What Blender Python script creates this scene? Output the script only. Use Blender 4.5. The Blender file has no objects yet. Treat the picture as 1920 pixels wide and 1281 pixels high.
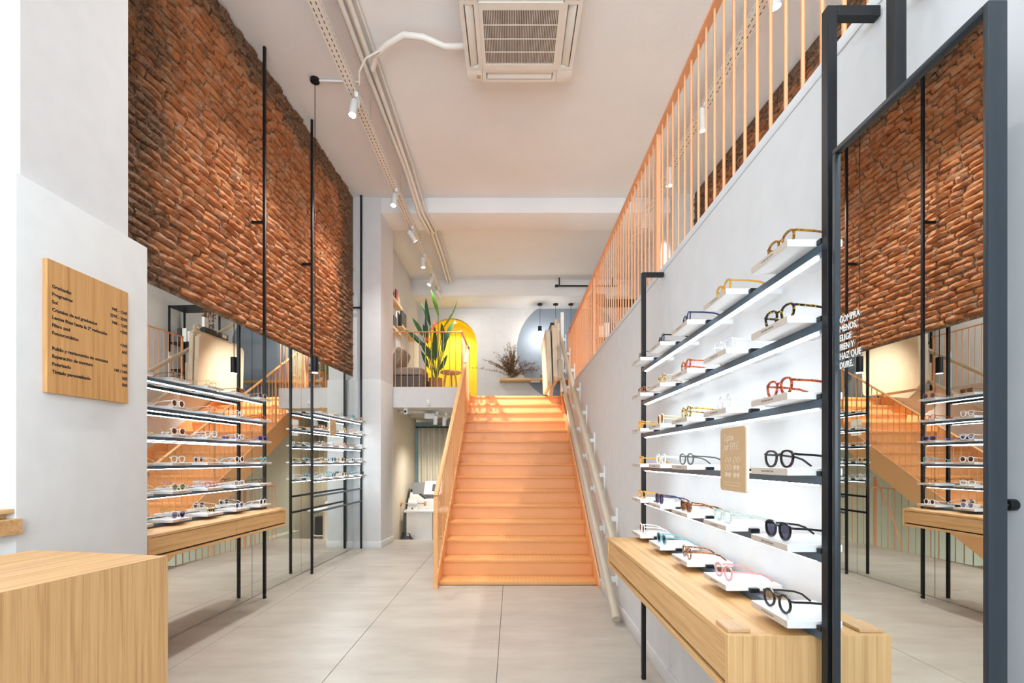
import bpy, bmesh, math, random
from mathutils import Vector, Matrix, Quaternion, Euler
random.seed(7)
R = math.radians
scn = bpy.context.scene
COL = scn.collection

# ------------------------------------------------------------------ camera, world, light, exposure
cam_d = bpy.data.cameras.new('camera'); cam = bpy.data.objects.new('camera', cam_d); COL.objects.link(cam)
cam.location = (0, 0, 1.28); cam.rotation_euler = (R(90), 0, 0)
cam_d.sensor_width = 36.0; cam_d.lens = 36.0*922/1920; cam_d.shift_y = 221.5/1920
cam_d.clip_start = 0.02; cam_d.clip_end = 100
scn.camera = cam
w = bpy.data.worlds.new('world'); scn.world = w; w.use_nodes = True
bg = w.node_tree.nodes['Background']; bg.inputs[0].default_value = (0.80, 0.90, 1.0, 1); bg.inputs[1].default_value = 2.0
scn.view_settings.view_transform = 'Standard'; scn.view_settings.look = 'None'
scn.view_settings.exposure = 0.17; scn.view_settings.gamma = 1.0; scn.view_settings.use_curve_mapping = False
scn.cycles.use_denoising = True
scn.cycles.max_bounces = 7; scn.cycles.diffuse_bounces = 4; scn.cycles.glossy_bounces = 5
scn.cycles.use_adaptive_sampling = True; scn.cycles.adaptive_threshold = 0.1; scn.cycles.adaptive_min_samples = 20
scn.cycles.transparent_max_bounces = 24; scn.cycles.sample_clamp_indirect = 6.0
scn.cycles.caustics_reflective = False; scn.cycles.caustics_refractive = False

def area(name, loc, rot, sx, sy, power, col):
    l = bpy.data.lights.new(name, 'AREA'); l.shape = 'RECTANGLE'; l.size = sx; l.size_y = sy
    l.energy = power; l.color = col
    o = bpy.data.objects.new(name, l); COL.objects.link(o); o.location = loc; o.rotation_euler = rot
    return o
SPOT_K = 0.40
YF = -4.0            # shopfront plane
# daylight through the shopfront glazing behind the viewer (street level and mezzanine level)
area('daylight_street_window', (-0.9, YF+0.06, 2.45), (R(144), 0, 0), 3.3, 4.4, 340, (0.80, 0.92, 1.0))
area('daylight_mezzanine_window', (1.85, YF+0.06, 3.75), (R(105), 0, 0), 1.6, 2.2, 120, (0.84, 0.93, 1.0))

# ------------------------------------------------------------------ helpers
class MB:
    def __init__(s): s.v = []; s.f = []
    def add(s, vs, fs):
        o = len(s.v); s.v += [tuple(p) for p in vs]; s.f += [tuple(i+o for i in f) for f in fs]; return s
    def box(s, x0, x1, y0, y1, z0, z1):
        vs = [(x0,y0,z0),(x1,y0,z0),(x1,y1,z0),(x0,y1,z0),(x0,y0,z1),(x1,y0,z1),(x1,y1,z1),(x0,y1,z1)]
        return s.add(vs, [(0,3,2,1),(4,5,6,7),(0,1,5,4),(1,2,6,5),(2,3,7,6),(3,0,4,7)])
    def obox(s, m, hx, hy, hz):
        vs = [m @ Vector((a*hx, b*hy, c*hz)) for c in (-1,1) for a,b in ((-1,-1),(1,-1),(1,1),(-1,1))]
        return s.add(vs, [(0,3,2,1),(4,5,6,7),(0,1,5,4),(1,2,6,5),(2,3,7,6),(3,0,4,7)])
    def tube(s, pts, r, n=8, r1=None, caps=True, squash=1.0):
        pts = [Vector(p) for p in pts]; m = len(pts); o = len(s.v)
        up = None
        for i, p in enumerate(pts):
            t = (pts[min(i+1, m-1)]-pts[max(i-1, 0)]).normalized()
            if up is None or abs(up.dot(t)) > 0.99:
                up = Vector((0,0,1)) if abs(t.z) < 0.9 else Vector((1,0,0))
            a = t.cross(up).normalized(); b = a.cross(t).normalized(); up = b
            rr = r if r1 is None else r + (r1-r)*i/max(m-1, 1)
            for k in range(n):
                g = 2*math.pi*k/n
                s.v.append(tuple(p + a*math.cos(g)*rr + b*math.sin(g)*rr*squash))
        for i in range(m-1):
            for k in range(n):
                k2 = (k+1) % n
                s.f.append((o+i*n+k, o+i*n+k2, o+(i+1)*n+k2, o+(i+1)*n+k))
        if caps:
            s.f.append(tuple(o+k for k in range(n))[::-1]); s.f.append(tuple(o+(m-1)*n+k for k in range(n)))
        return s
    def lathe(s, prof, n=20, c=(0,0,0)):
        o = len(s.v)
        for r, z in prof:
            for k in range(n):
                g = 2*math.pi*k/n
                s.v.append((c[0]+r*math.cos(g), c[1]+r*math.sin(g), c[2]+z))
        for i in range(len(prof)-1):
            for k in range(n):
                k2 = (k+1) % n
                s.f.append((o+i*n+k, o+i*n+k2, o+(i+1)*n+k2, o+(i+1)*n+k))
        s.f.append(tuple(o+k for k in range(n))[::-1])
        s.f.append(tuple(o+(len(prof)-1)*n+k for k in range(n)))
        return s
    def prism(s, poly, fn0, fn1):
        n = len(poly); o = len(s.v)
        s.v += [tuple(fn0(*p)) for p in poly] + [tuple(fn1(*p)) for p in poly]
        s.f.append(tuple(o+i for i in range(n))[::-1]); s.f.append(tuple(o+n+i for i in range(n)))
        for i in range(n):
            j = (i+1) % n
            s.f.append((o+i, o+j, o+n+j, o+n+i))
        return s
    def xprism(s, poly, x0, x1): return s.prism(poly, lambda y,z: (x0,y,z), lambda y,z: (x1,y,z))
    def yprism(s, poly, y0, y1): return s.prism(poly, lambda x,z: (x,y0,z), lambda x,z: (x,y1,z))
    def zprism(s, poly, z0, z1): return s.prism(poly, lambda x,y: (x,y,z0), lambda x,y: (x,y,z1))
    def mesh(s, name, mat=None, bevel=0, smooth=True, seg=2, off=None):
        me = bpy.data.meshes.new(name)
        v = s.v if off is None else [(p[0]-off[0], p[1]-off[1], p[2]-off[2]) for p in s.v]
        me.from_pydata(v, [], s.f)
        bm = bmesh.new(); bm.from_mesh(me)
        bmesh.ops.recalc_face_normals(bm, faces=bm.faces)
        if bevel:
            bmesh.ops.bevel(bm, geom=[e for e in bm.edges if e.is_manifold and e.calc_face_angle(0) > 0.5], offset=bevel, segments=seg, affect='EDGES', profile=0.5)
        bm.to_mesh(me); bm.free()
        if smooth:
            me.polygons.foreach_set('use_smooth', [True]*len(me.polygons)); me.set_sharp_from_angle(angle=R(38))
        if mat: me.materials.append(mat)
        return me
    def build(s, name, mat, parent=None, bevel=0, smooth=True, seg=2, world=False, loc=None):
        off = None
        if world and parent is not None: off = parent.location
        return link(name, s.mesh(name, mat, bevel, smooth, seg, off), parent, loc)

def link(name, me, parent=None, loc=None, rot=None):
    o = bpy.data.objects.new(name, me); COL.objects.link(o)
    if parent is not None: o.parent = parent
    if loc is not None: o.location = loc
    if rot is not None: o.rotation_euler = rot
    return o
def tag(o, label=None, cat=None, group=None, kind=None):
    if label: o['label'] = label
    if cat: o['category'] = cat
    if group: o['group'] = group
    if kind: o['kind'] = kind
    return o
def thing(name, label, cat, loc=(0,0,0), rz=0, group=None):
    o = bpy.data.objects.new(name, None); COL.objects.link(o); o.empty_display_size = 0.05
    o.location = loc; o.rotation_euler = (0, 0, rz)
    return tag(o, label, cat, group)
def struct(name, mb, mat, parent=None, bevel=0, label=None):
    o = mb.build(name, mat, parent, bevel)
    if parent is None: tag(o, label, None, None, 'structure')
    return o
def text(name, body, size, mat, parent, loc, rot3, align='LEFT', width=None, off=0.0, ext=0.0003, xs=1.0):
    cu = bpy.data.curves.new(name, 'FONT'); cu.body = body; cu.size = size; cu.align_x = align
    cu.extrude = ext; cu.offset = off; cu.resolution_u = 3
    cu.materials.append(mat)
    o = bpy.data.objects.new(name, cu); COL.objects.link(o); o.parent = parent
    m = rot3.to_4x4(); m.translation = Vector(loc)
    o.matrix_local = m @ Matrix.Diagonal((xs, 1, 1, 1))
    return o
def cols(a, b, c): return Matrix((a, b, c)).transposed()
FACE_PX = cols((0,1,0), (0,0,1), (1,0,0))     # text that faces +X, read towards +Y
FACE_NX = cols((0,-1,0), (0,0,1), (-1,0,0))   # text that faces -X, read towards -Y

# ------------------------------------------------------------------ materials
def srgb(r, g, b):
    f = lambda c: (c/255/12.92) if c/255 <= 0.04045 else ((c/255+0.055)/1.055)**2.4
    return (f(r), f(g), f(b), 1)
def new(name):
    m = bpy.data.materials.new(name); m.use_nodes = True
    nt = m.node_tree; return m, nt, nt.nodes['Principled BSDF']
def N(nt, t, **kw):
    n = nt.nodes.new(t)
    for k, v in kw.items():
        if hasattr(n, k): setattr(n, k, v)
        else: n.inputs[k].default_value = v
    return n
def L(nt, a, b): nt.links.new(a, b)
def plain(name, col, rough=0.5, metal=0.0, noise=0.0, scale=20, bump=0.0, spec=0.5, coat=0.0):
    m, nt, p = new(name)
    p.inputs['Base Color'].default_value = col; p.inputs['Roughness'].default_value = rough
    p.inputs['Metallic'].default_value = metal; p.inputs['Specular IOR Level'].default_value = spec
    p.inputs['Coat Weight'].default_value = coat
    if noise or bump:
        tc = N(nt, 'ShaderNodeTexCoord'); nz = N(nt, 'ShaderNodeTexNoise', **{'Scale': scale, 'Detail': 6.0})
        L(nt, tc.outputs['Object'], nz.inputs['Vector'])
        if noise:
            rp = N(nt, 'ShaderNodeValToRGB')
            rp.color_ramp.elements[0].position = 0.3; rp.color_ramp.elements[1].position = 0.7
            rp.color_ramp.elements[0].color = tuple(c*(1-noise) for c in col[:3])+(1,)
            rp.color_ramp.elements[1].color = tuple(min(1, c*(1+noise)) for c in col[:3])+(1,)
            L(nt, nz.outputs['Fac'], rp.inputs['Fac']); L(nt, rp.outputs['Color'], p.inputs['Base Color'])
        if bump:
            b = N(nt, 'ShaderNodeBump', Strength=bump, Distance=0.01)
            L(nt, nz.outputs['Fac'], b.inputs['Height']); L(nt, b.outputs['Normal'], p.inputs['Normal'])
    return m
def emit(name, col, s):
    m, nt, p = new(name)
    p.inputs['Base Color'].default_value = (0.8,0.8,0.8,1)
    p.inputs['Emission Color'].default_value = col; p.inputs['Emission Strength'].default_value = s
    return m
def wood(name, axis, c0=(197,150,96), c1=(222,180,126), fine=1.0):
    m, nt, p = new(name)
    tc = N(nt, 'ShaderNodeTexCoord')
    sc = [14.0*fine]*3; sc[axis] = 0.55
    mp = N(nt, 'ShaderNodeMapping'); mp.inputs['Scale'].default_value = sc
    L(nt, tc.outputs['Object'], mp.inputs['Vector'])
    nz = N(nt, 'ShaderNodeTexNoise', Scale=3.4, Detail=8.0, Roughness=0.6, Distortion=0.35); L(nt, mp.outputs['Vector'], nz.inputs['Vector'])
    sc2 = [160.0*fine]*3; sc2[axis] = 3.0
    mp2 = N(nt, 'ShaderNodeMapping'); mp2.inputs['Scale'].default_value = sc2
    L(nt, tc.outputs['Object'], mp2.inputs['Vector'])
    n2 = N(nt, 'ShaderNodeTexNoise', Scale=1.5, Detail=3.0); L(nt, mp2.outputs['Vector'], n2.inputs['Vector'])
    mx = N(nt, 'ShaderNodeMath', operation='MULTIPLY_ADD'); mx.inputs[1].default_value = 0.45
    L(nt, n2.outputs['Fac'], mx.inputs[0]); L(nt, nz.outputs['Fac'], mx.inputs[2])
    rp = N(nt, 'ShaderNodeValToRGB')
    e = rp.color_ramp.elements; e[0].position = 0.52; e[0].color = srgb(*[int(c*0.95) for c in c0]); e[1].position = 0.92; e[1].color = srgb(*c1)
    k = rp.color_ramp.elements.new(0.70); k.color = srgb(*[(a+b)//2 for a, b in zip(c0, c1)])
    L(nt, mx.outputs[0], rp.inputs['Fac']); L(nt, rp.outputs['Color'], p.inputs['Base Color'])
    b = N(nt, 'ShaderNodeBump', Strength=0.12, Distance=0.002); L(nt, n2.outputs['Fac'], b.inputs['Height']); L(nt, b.outputs['Normal'], p.inputs['Normal'])
    p.inputs['Roughness'].default_value = 0.5
    return m
def wall_paint(name, col, bump=0.08, scale=9):
    return plain(name, col, 0.75, noise=0.025, scale=scale, bump=bump, spec=0.25)

WHITE = wall_paint('white_wall_paint', (0.695, 0.695, 0.70, 1))
PANELW = wall_paint('white_panel_paint', (0.715, 0.725, 0.725, 1), 0.02)
CREAM = wall_paint('cream_wall_paint', srgb(226, 214, 192))
SAGE = wall_paint('pale_sage_paint', srgb(214, 212, 188))
YELLOW = wall_paint('yellow_arch_paint', srgb(255, 220, 62), 0.03)
BLUE = wall_paint('blue_grey_paint', srgb(140, 152, 166), 0.02)
ORANGE = plain('orange_painted_steel', srgb(238, 174, 116), 0.42, noise=0.02, scale=3)
RAILO = plain('peach_orange_rail_paint', srgb(234, 162, 114), 0.45, noise=0.02, scale=3)
BLACK = plain('black_powder_coated_steel', (0.008, 0.009, 0.011, 1), 0.42, bump=0.02, scale=200, spec=0.3)
FRAMEB = plain('black_frame_sky_tint', (0.014, 0.022, 0.031, 1), 0.36, spec=0.45)  # black frame, with the blue of reflected sky mixed into its colour
DKBLUE = plain('steel_with_blue_reflection', (0.050, 0.090, 0.130, 1), 0.32)  # blue reflections of LEDs and daylight are put into this base colour
WHITE_PL = plain('white_plastic', (0.80, 0.80, 0.79, 1), 0.4, noise=0.01, scale=30)
TRAYW = plain('white_tray_lacquer', (0.84, 0.84, 0.84, 1), 0.35, noise=0.008, scale=30)
OFFW = plain('warm_off_white_metal', srgb(230, 224, 215), 0.42, noise=0.015, scale=10)
BEIGE = plain('beige_lift_paint', srgb(224, 208, 182), 0.45, noise=0.015, scale=5)
BEIGED = plain('beige_lift_tube', srgb(196, 184, 164), 0.38, noise=0.03, scale=5)
GREYPL = plain('grey_machine_plastic', srgb(120, 120, 118), 0.5, noise=0.03, scale=20)
DGREY = plain('dark_grey_plastic', srgb(60, 60, 62), 0.5, noise=0.04, scale=20)
FABRIC = plain('grey_brown_fabric', srgb(158, 144, 130), 0.95, noise=0.08, scale=220, bump=0.3)
FABRICD = plain('dark_grey_fabric', srgb(104, 97, 91), 0.95, noise=0.08, scale=220, bump=0.3)
CURTAIN = plain('cream_curtain_cloth', srgb(228, 218, 196), 0.95, noise=0.03, scale=150, bump=0.15)
TEAL = plain('teal_frame_paint', srgb(120, 156, 160), 0.5, noise=0.03, scale=10)
CHROME = plain('chrome', (0.75, 0.75, 0.75, 1), 0.15, 1.0)
LEAF = plain('dark_green_leaf', srgb(42, 84, 40), 0.4, noise=0.25, scale=12)
LEAF2 = plain('fresh_green_leaf', srgb(98, 150, 52), 0.4, noise=0.25, scale=12)
STEM = plain('green_stalk', srgb(110, 130, 62), 0.5, noise=0.2, scale=12)
DRY = plain('dried_foliage', srgb(118, 88, 58), 0.9, noise=0.35, scale=40)
WICKER = plain('wicker', srgb(170, 126, 80), 0.8, noise=0.3, scale=90, bump=0.8)
RED = plain('red_cover', srgb(176, 30, 26), 0.6, noise=0.04, scale=20)
TAN = plain('tan_card', srgb(196, 164, 126), 0.75, noise=0.03, scale=40)
SIGNEDGE = plain('pale_sign_edge', srgb(240, 224, 204), 0.6, noise=0.02, scale=40)
INK = plain('black_ink', (0.012, 0.010, 0.009, 1), 0.6, noise=0.02, scale=50)
WHITEINK = plain('white_vinyl', (0.82, 0.80, 0.76, 1), 0.5, noise=0.01, scale=50)
PALEINK = plain('pale_print', srgb(214, 196, 172), 0.6, noise=0.01, scale=50)
GREENINK = plain('green_print', srgb(40, 90, 60), 0.6, noise=0.01, scale=50)
GROUT = plain('grout', srgb(150, 142, 130), 0.9, noise=0.05, scale=30)
WOOD_X = wood('oak_grain_x', 0); WOOD_Y = wood('oak_grain_y', 1); WOOD_Z = wood('oak_grain_z', 2, fine=1.7)
WOODB_Z = wood('golden_oak_grain_z', 2, (190,138,80), (212,164,106), 0.8)
PINE_Y = wood('pine_grain_y', 1, (214,176,124), (236,204,156))
MIRROR = bpy.data.materials.new('mirror_glass'); MIRROR.use_nodes = True
_p = MIRROR.node_tree.nodes['Principled BSDF']; _p.inputs['Base Color'].default_value = (0.86, 0.885, 0.86, 1); _p.inputs['Metallic'].default_value = 1; _p.inputs['Roughness'].default_value = 0.0
LED = emit('led_strip_glow', (0.88, 0.95, 1.0, 1), 15)
LED_FAR = emit('bright_led_strip_glow', (0.90, 0.96, 1.0, 1), 30)
BULB = emit('warm_lamp_glow', (1.0, 0.90, 0.74, 1), 40)
BULBC = emit('white_lamp_glow', (1.0, 0.96, 0.90, 1), 40)

def tile_mat():
    m, nt, p = new('porcelain_floor_tile')
    g = N(nt, 'ShaderNodeNewGeometry')
    mp = N(nt, 'ShaderNodeMapping'); mp.inputs['Scale'].default_value = (0.8, 2.4, 1); L(nt, g.outputs['Position'], mp.inputs['Vector'])
    n1 = N(nt, 'ShaderNodeTexNoise', Scale=2.0, Detail=9.0, Roughness=0.66); L(nt, mp.outputs['Vector'], n1.inputs['Vector'])
    oi = N(nt, 'ShaderNodeObjectInfo')
    ad = N(nt, 'ShaderNodeMath', operation='MULTIPLY_ADD'); ad.inputs[1].default_value = 0.07; L(nt, oi.outputs['Random'], ad.inputs[0]); L(nt, n1.outputs['Fac'], ad.inputs[2])
    rp = N(nt, 'ShaderNodeValToRGB'); e = rp.color_ramp.elements
    e[0].position = 0.34; e[0].color = srgb(178, 170, 159); e[1].position = 0.74; e[1].color = srgb(200, 193, 182)
    L(nt, ad.outputs[0], rp.inputs['Fac']); L(nt, rp.outputs['Color'], p.inputs['Base Color'])
    p.inputs['Roughness'].default_value = 0.36; p.inputs['Specular IOR Level'].default_value = 0.4
    return m
TILE = tile_mat()

def brick_mat(name, mortar=False):
    m, nt, p = new(name)
    g = N(nt, 'ShaderNodeNewGeometry'); oi = N(nt, 'ShaderNodeObjectInfo')
    pos = g.outputs['Position']
    big = N(nt, 'ShaderNodeTexNoise', Scale=2.3, Detail=5.0, Roughness=0.6); L(nt, pos, big.inputs['Vector'])
    fine = N(nt, 'ShaderNodeTexNoise', Scale=46.0, Detail=6.0, Roughness=0.7); L(nt, pos, fine.inputs['Vector'])
    mp = N(nt, 'ShaderNodeMapping'); mp.inputs['Scale'].default_value = (4, 4.2, 13); L(nt, pos, mp.inputs['Vector'])
    mid = N(nt, 'ShaderNodeTexNoise', Scale=1.0, Detail=2.0); L(nt, mp.outputs['Vector'], mid.inputs['Vector'])
    if mortar:
        rp = N(nt, 'ShaderNodeValToRGB'); e = rp.color_ramp.elements
        e[0].position = 0.3; e[0].color = srgb(104, 76, 56); e[1].position = 0.75; e[1].color = srgb(190, 156, 124)
        L(nt, fine.outputs['Fac'], rp.inputs['Fac']); col = rp.outputs['Color']
    else:
        rp = N(nt, 'ShaderNodeValToRGB'); e = rp.color_ramp.elements
        e[0].position = 0.25; e[0].color = srgb(128, 78, 52); e[1].position = 0.80; e[1].color = srgb(226, 178, 134)
        for q, c in ((0.42, (172, 106, 68)), (0.55, (198, 128, 82)), (0.68, (212, 148, 100))):
            k = rp.color_ramp.elements.new(q); k.color = srgb(*c)
        a = N(nt, 'ShaderNodeMath', operation='MULTIPLY_ADD'); a.inputs[1].default_value = 0.55; L(nt, mid.outputs['Fac'], a.inputs[0])
        b = N(nt, 'ShaderNodeMath', operation='MULTIPLY_ADD'); b.inputs[1].default_value = 0.30; b.inputs[2].default_value = -0.06; L(nt, fine.outputs['Fac'], b.inputs[0])
        b2 = N(nt, 'ShaderNodeMath', operation='MULTIPLY_ADD'); b2.inputs[1].default_value = 0.34; L(nt, big.outputs['Fac'], b2.inputs[0]); L(nt, b.outputs[0], b2.inputs[2])
        L(nt, b2.outputs[0], a.inputs[2])
        L(nt, a.outputs[0], rp.inputs['Fac'])
        sm = N(nt, 'ShaderNodeTexNoise', Scale=9.0, Detail=9.0, Roughness=0.78); L(nt, pos, sm.inputs['Vector'])
        sr_ = N(nt, 'ShaderNodeMapRange'); sr_.inputs[1].default_value = 0.49; sr_.inputs[2].default_value = 0.66; sr_.inputs[4].default_value = 0.8; L(nt, sm.outputs['Fac'], sr_.inputs[0])
        smx = N(nt, 'ShaderNodeMix', data_type='RGBA'); L(nt, sr_.outputs[0], smx.inputs['Factor']); L(nt, rp.outputs['Color'], smx.inputs['A']); smx.inputs['B'].default_value = srgb(206, 178, 150)
        col = smx.outputs['Result']
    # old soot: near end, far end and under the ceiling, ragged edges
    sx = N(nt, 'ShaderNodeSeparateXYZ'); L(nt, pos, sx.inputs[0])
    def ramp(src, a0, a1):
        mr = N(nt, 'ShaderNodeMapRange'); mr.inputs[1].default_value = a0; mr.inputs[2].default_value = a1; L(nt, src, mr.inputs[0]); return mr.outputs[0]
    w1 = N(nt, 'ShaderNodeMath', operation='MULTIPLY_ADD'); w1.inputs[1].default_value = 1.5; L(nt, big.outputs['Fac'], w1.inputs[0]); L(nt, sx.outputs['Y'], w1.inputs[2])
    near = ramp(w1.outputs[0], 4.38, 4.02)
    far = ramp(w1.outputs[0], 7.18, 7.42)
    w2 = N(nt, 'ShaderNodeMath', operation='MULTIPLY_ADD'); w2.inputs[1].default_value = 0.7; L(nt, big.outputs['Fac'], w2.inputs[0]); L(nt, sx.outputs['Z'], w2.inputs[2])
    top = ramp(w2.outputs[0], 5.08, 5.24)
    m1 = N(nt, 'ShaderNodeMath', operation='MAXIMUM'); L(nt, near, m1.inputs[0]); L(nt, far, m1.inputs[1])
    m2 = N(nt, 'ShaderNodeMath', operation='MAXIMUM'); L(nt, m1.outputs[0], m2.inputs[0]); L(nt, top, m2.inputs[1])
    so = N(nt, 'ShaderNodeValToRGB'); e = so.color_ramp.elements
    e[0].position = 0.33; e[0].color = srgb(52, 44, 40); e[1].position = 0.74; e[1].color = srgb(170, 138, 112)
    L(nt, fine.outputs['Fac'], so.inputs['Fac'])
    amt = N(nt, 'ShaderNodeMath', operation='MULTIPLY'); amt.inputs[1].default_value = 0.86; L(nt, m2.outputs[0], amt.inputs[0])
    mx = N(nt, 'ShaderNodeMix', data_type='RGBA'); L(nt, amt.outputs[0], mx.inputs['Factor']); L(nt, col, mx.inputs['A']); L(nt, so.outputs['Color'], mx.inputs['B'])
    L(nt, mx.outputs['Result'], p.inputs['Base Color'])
    p.inputs['Roughness'].default_value = 0.92; p.inputs['Specular IOR Level'].default_value = 0.2
    bp = N(nt, 'ShaderNodeBump', Strength=1.0, Distance=0.012); L(nt, fine.outputs['Fac'], bp.inputs['Height']); L(nt, bp.outputs['Normal'], p.inputs['Normal'])
    return m
BRICK = brick_mat('old_red_brick'); MORTAR = brick_mat('lime_mortar', True)

def ceiling_mat():
    m, nt, p = new('white_ceiling_plaster')
    g = N(nt, 'ShaderNodeNewGeometry')
    n1 = N(nt, 'ShaderNodeTexNoise', Scale=1.4, Detail=7.0, Roughness=0.6); L(nt, g.outputs['Position'], n1.inputs['Vector'])
    rp = N(nt, 'ShaderNodeValToRGB'); e = rp.color_ramp.elements
    e[0].position = 0.3; e[0].color = (0.825,0.825,0.83,1); e[1].position = 0.7; e[1].color = (0.865,0.867,0.87,1)
    L(nt, n1.outputs['Fac'], rp.inputs['Fac'])
    # a few chips and pits
    n2 = N(nt, 'ShaderNodeTexNoise', Scale=7.0, Detail=10.0, Roughness=0.8); L(nt, g.outputs['Position'], n2.inputs['Vector'])
    chip = N(nt, 'ShaderNodeMapRange'); chip.inputs[1].default_value = 0.70; chip.inputs[2].default_value = 0.735; L(nt, n2.outputs['Fac'], chip.inputs[0])
    mx = N(nt, 'ShaderNodeMix', data_type='RGBA'); L(nt, chip.outputs[0], mx.inputs['Factor']); L(nt, rp.outputs['Color'], mx.inputs['A']); mx.inputs['B'].default_value = srgb(150, 138, 126)
    L(nt, mx.outputs['Result'], p.inputs['Base Color'])
    p.inputs['Roughness'].default_value = 0.9; p.inputs['Specular IOR Level'].default_value = 0.15
    b = N(nt, 'ShaderNodeBump', Strength=0.25, Distance=0.02); L(nt, n2.outputs['Fac'], b.inputs['Height']); L(nt, b.outputs['Normal'], p.inputs['Normal'])
    return m
CEIL = ceiling_mat()

def tread_mat():
    m, nt, p = new('orange_tread_plate')
    tc = N(nt, 'ShaderNodeTexCoord'); mp = N(nt, 'ShaderNodeMapping'); mp.inputs['Rotation'].default_value = (0,0,R(45)); mp.inputs['Scale'].default_value = (34,34,34)
    L(nt, tc.outputs['Object'], mp.inputs['Vector'])
    ck = N(nt, 'ShaderNodeTexChecker', Scale=1.0); L(nt, mp.outputs['Vector'], ck.inputs['Vector'])
    ck.inputs[1].default_value = srgb(234, 168, 104); ck.inputs[2].default_value = srgb(242, 180, 118)
    L(nt, ck.outputs['Color'], p.inputs['Base Color'])
    b = N(nt, 'ShaderNodeBump', Strength=0.5, Distance=0.004); L(nt, ck.outputs['Fac'], b.inputs['Height']); L(nt, b.outputs['Normal'], p.inputs['Normal'])
    p.inputs['Roughness'].default_value = 0.42
    return m
TREAD = tread_mat()

def perforated_mat():
    m, nt, p = new('perforated_cable_tray')
    tc = N(nt, 'ShaderNodeTexCoord'); s = N(nt, 'ShaderNodeSeparateXYZ'); L(nt, tc.outputs['Object'], s.inputs[0])
    def mth(op, a, b=None):
        n = N(nt, 'ShaderNodeMath', operation=op)
        for i, q in enumerate((a, b)):
            if q is None: continue
            if isinstance(q, (int, float)): n.inputs[i].default_value = q
            else: L(nt, q, n.inputs[i])
        return n.outputs[0]
    fr = mth('FRACT', mth('MULTIPLY', s.outputs['Y'], 18.0)); along = mth('LESS_THAN', fr, 0.55)
    ax = mth('ABSOLUTE', s.outputs['X'])
    across = mth('LESS_THAN', mth('ABSOLUTE', mth('SUBTRACT', ax, 0.020)), 0.004)
    bot = mth('LESS_THAN', s.outputs['Z'], 0.0035)
    hz = mth('MULTIPLY', mth('LESS_THAN', mth('ABSOLUTE', mth('SUBTRACT', s.outputs['Z'], 0.03)), 0.004), along)
    sl = mth('MAXIMUM', mth('MULTIPLY', mth('MULTIPLY', along, across), bot), mth('MULTIPLY', hz, 0.6))
    mx = N(nt, 'ShaderNodeMix', data_type='RGBA'); L(nt, sl, mx.inputs['Factor'])
    mx.inputs['A'].default_value = srgb(232, 226, 216); mx.inputs['B'].default_value = (0.03, 0.028, 0.026, 1)
    L(nt, mx.outputs['Result'], p.inputs['Base Color']); p.inputs['Roughness'].default_value = 0.5
    return m
PERF = perforated_mat()

def label_mat():   # thin grey-beige label strip with a line of tiny unreadable print
    m, nt, p = new('taupe_label_strip')
    tc = N(nt, 'ShaderNodeTexCoord'); s = N(nt, 'ShaderNodeSeparateXYZ'); L(nt, tc.outputs['Generated'], s.inputs[0])
    oi = N(nt, 'ShaderNodeObjectInfo')
    def mth(op, a, b=None):
        n = N(nt, 'ShaderNodeMath', operation=op)
        for i, q in enumerate((a, b)):
            if q is None: continue
            if isinstance(q, (int, float)): n.inputs[i].default_value = q
            else: L(nt, q, n.inputs[i])
        return n.outputs[0]
    inx = mth('LESS_THAN', mth('ABSOLUTE', mth('SUBTRACT', s.outputs['X'], 0.52)), 0.17)
    inz = mth('LESS_THAN', mth('ABSOLUTE', mth('SUBTRACT', s.outputs['Z'], 0.5)), 0.14)
    nz = N(nt, 'ShaderNodeTexNoise', noise_dimensions='1D', Scale=95.0, Detail=0.0)
    L(nt, mth('ADD', s.outputs['X'], oi.outputs['Random']), nz.inputs['W'])
    t = mth('GREATER_THAN', nz.outputs['Fac'], 0.47)
    k = mth('MULTIPLY', mth('MULTIPLY', inx, inz), t)
    mx = N(nt, 'ShaderNodeMix', data_type='RGBA'); L(nt, k, mx.inputs['Factor'])
    mx.inputs['A'].default_value = srgb(196, 184, 172); mx.inputs['B'].default_value = (0.06, 0.05, 0.045, 1)
    L(nt, mx.outputs['Result'], p.inputs['Base Color']); p.inputs['Roughness'].default_value = 0.6
    return m
LABELM = label_mat()

def lens_mat(name, col, dens, ):
    m, nt, p = new(name)
    out = nt.nodes['Material Output']
    tr = N(nt, 'ShaderNodeBsdfTransparent'); tr.inputs[0].default_value = tuple(1-dens*(1-c) for c in col)+(1,)
    gl = N(nt, 'ShaderNodeBsdfGlossy'); gl.inputs['Roughness'].default_value = 0.03; gl.inputs[0].default_value = (0.9,0.9,0.95,1)
    fr = N(nt, 'ShaderNodeFresnel', IOR=1.45)
    ml = N(nt, 'ShaderNodeMath', operation='MULTIPLY_ADD'); ml.inputs[1].default_value = 0.8; ml.inputs[2].default_value = 0.02; L(nt, fr.outputs[0], ml.inputs[0])
    mx = N(nt, 'ShaderNodeMixShader'); mx.inputs[0].default_value = 0.05; L(nt, tr.outputs[0], mx.inputs[1]); L(nt, gl.outputs[0], mx.inputs[2])
    L(nt, mx.outputs[0], out.inputs['Surface'])
    return m
LENS_CLEAR = lens_mat('clear_lens', (0.93, 0.95, 0.97), 1.0)
LENS_GREY = lens_mat('grey_sun_lens', (0.10, 0.10, 0.15), 1.0)
LENS_BROWN = lens_mat('brown_sun_lens', (0.20, 0.10, 0.07), 1.0)
LENS_PURPLE = lens_mat('violet_sun_lens', (0.26, 0.24, 0.40), 1.0)
LENS_TEAL = lens_mat('teal_sun_lens', (0.16, 0.32, 0.36), 1.0)
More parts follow.
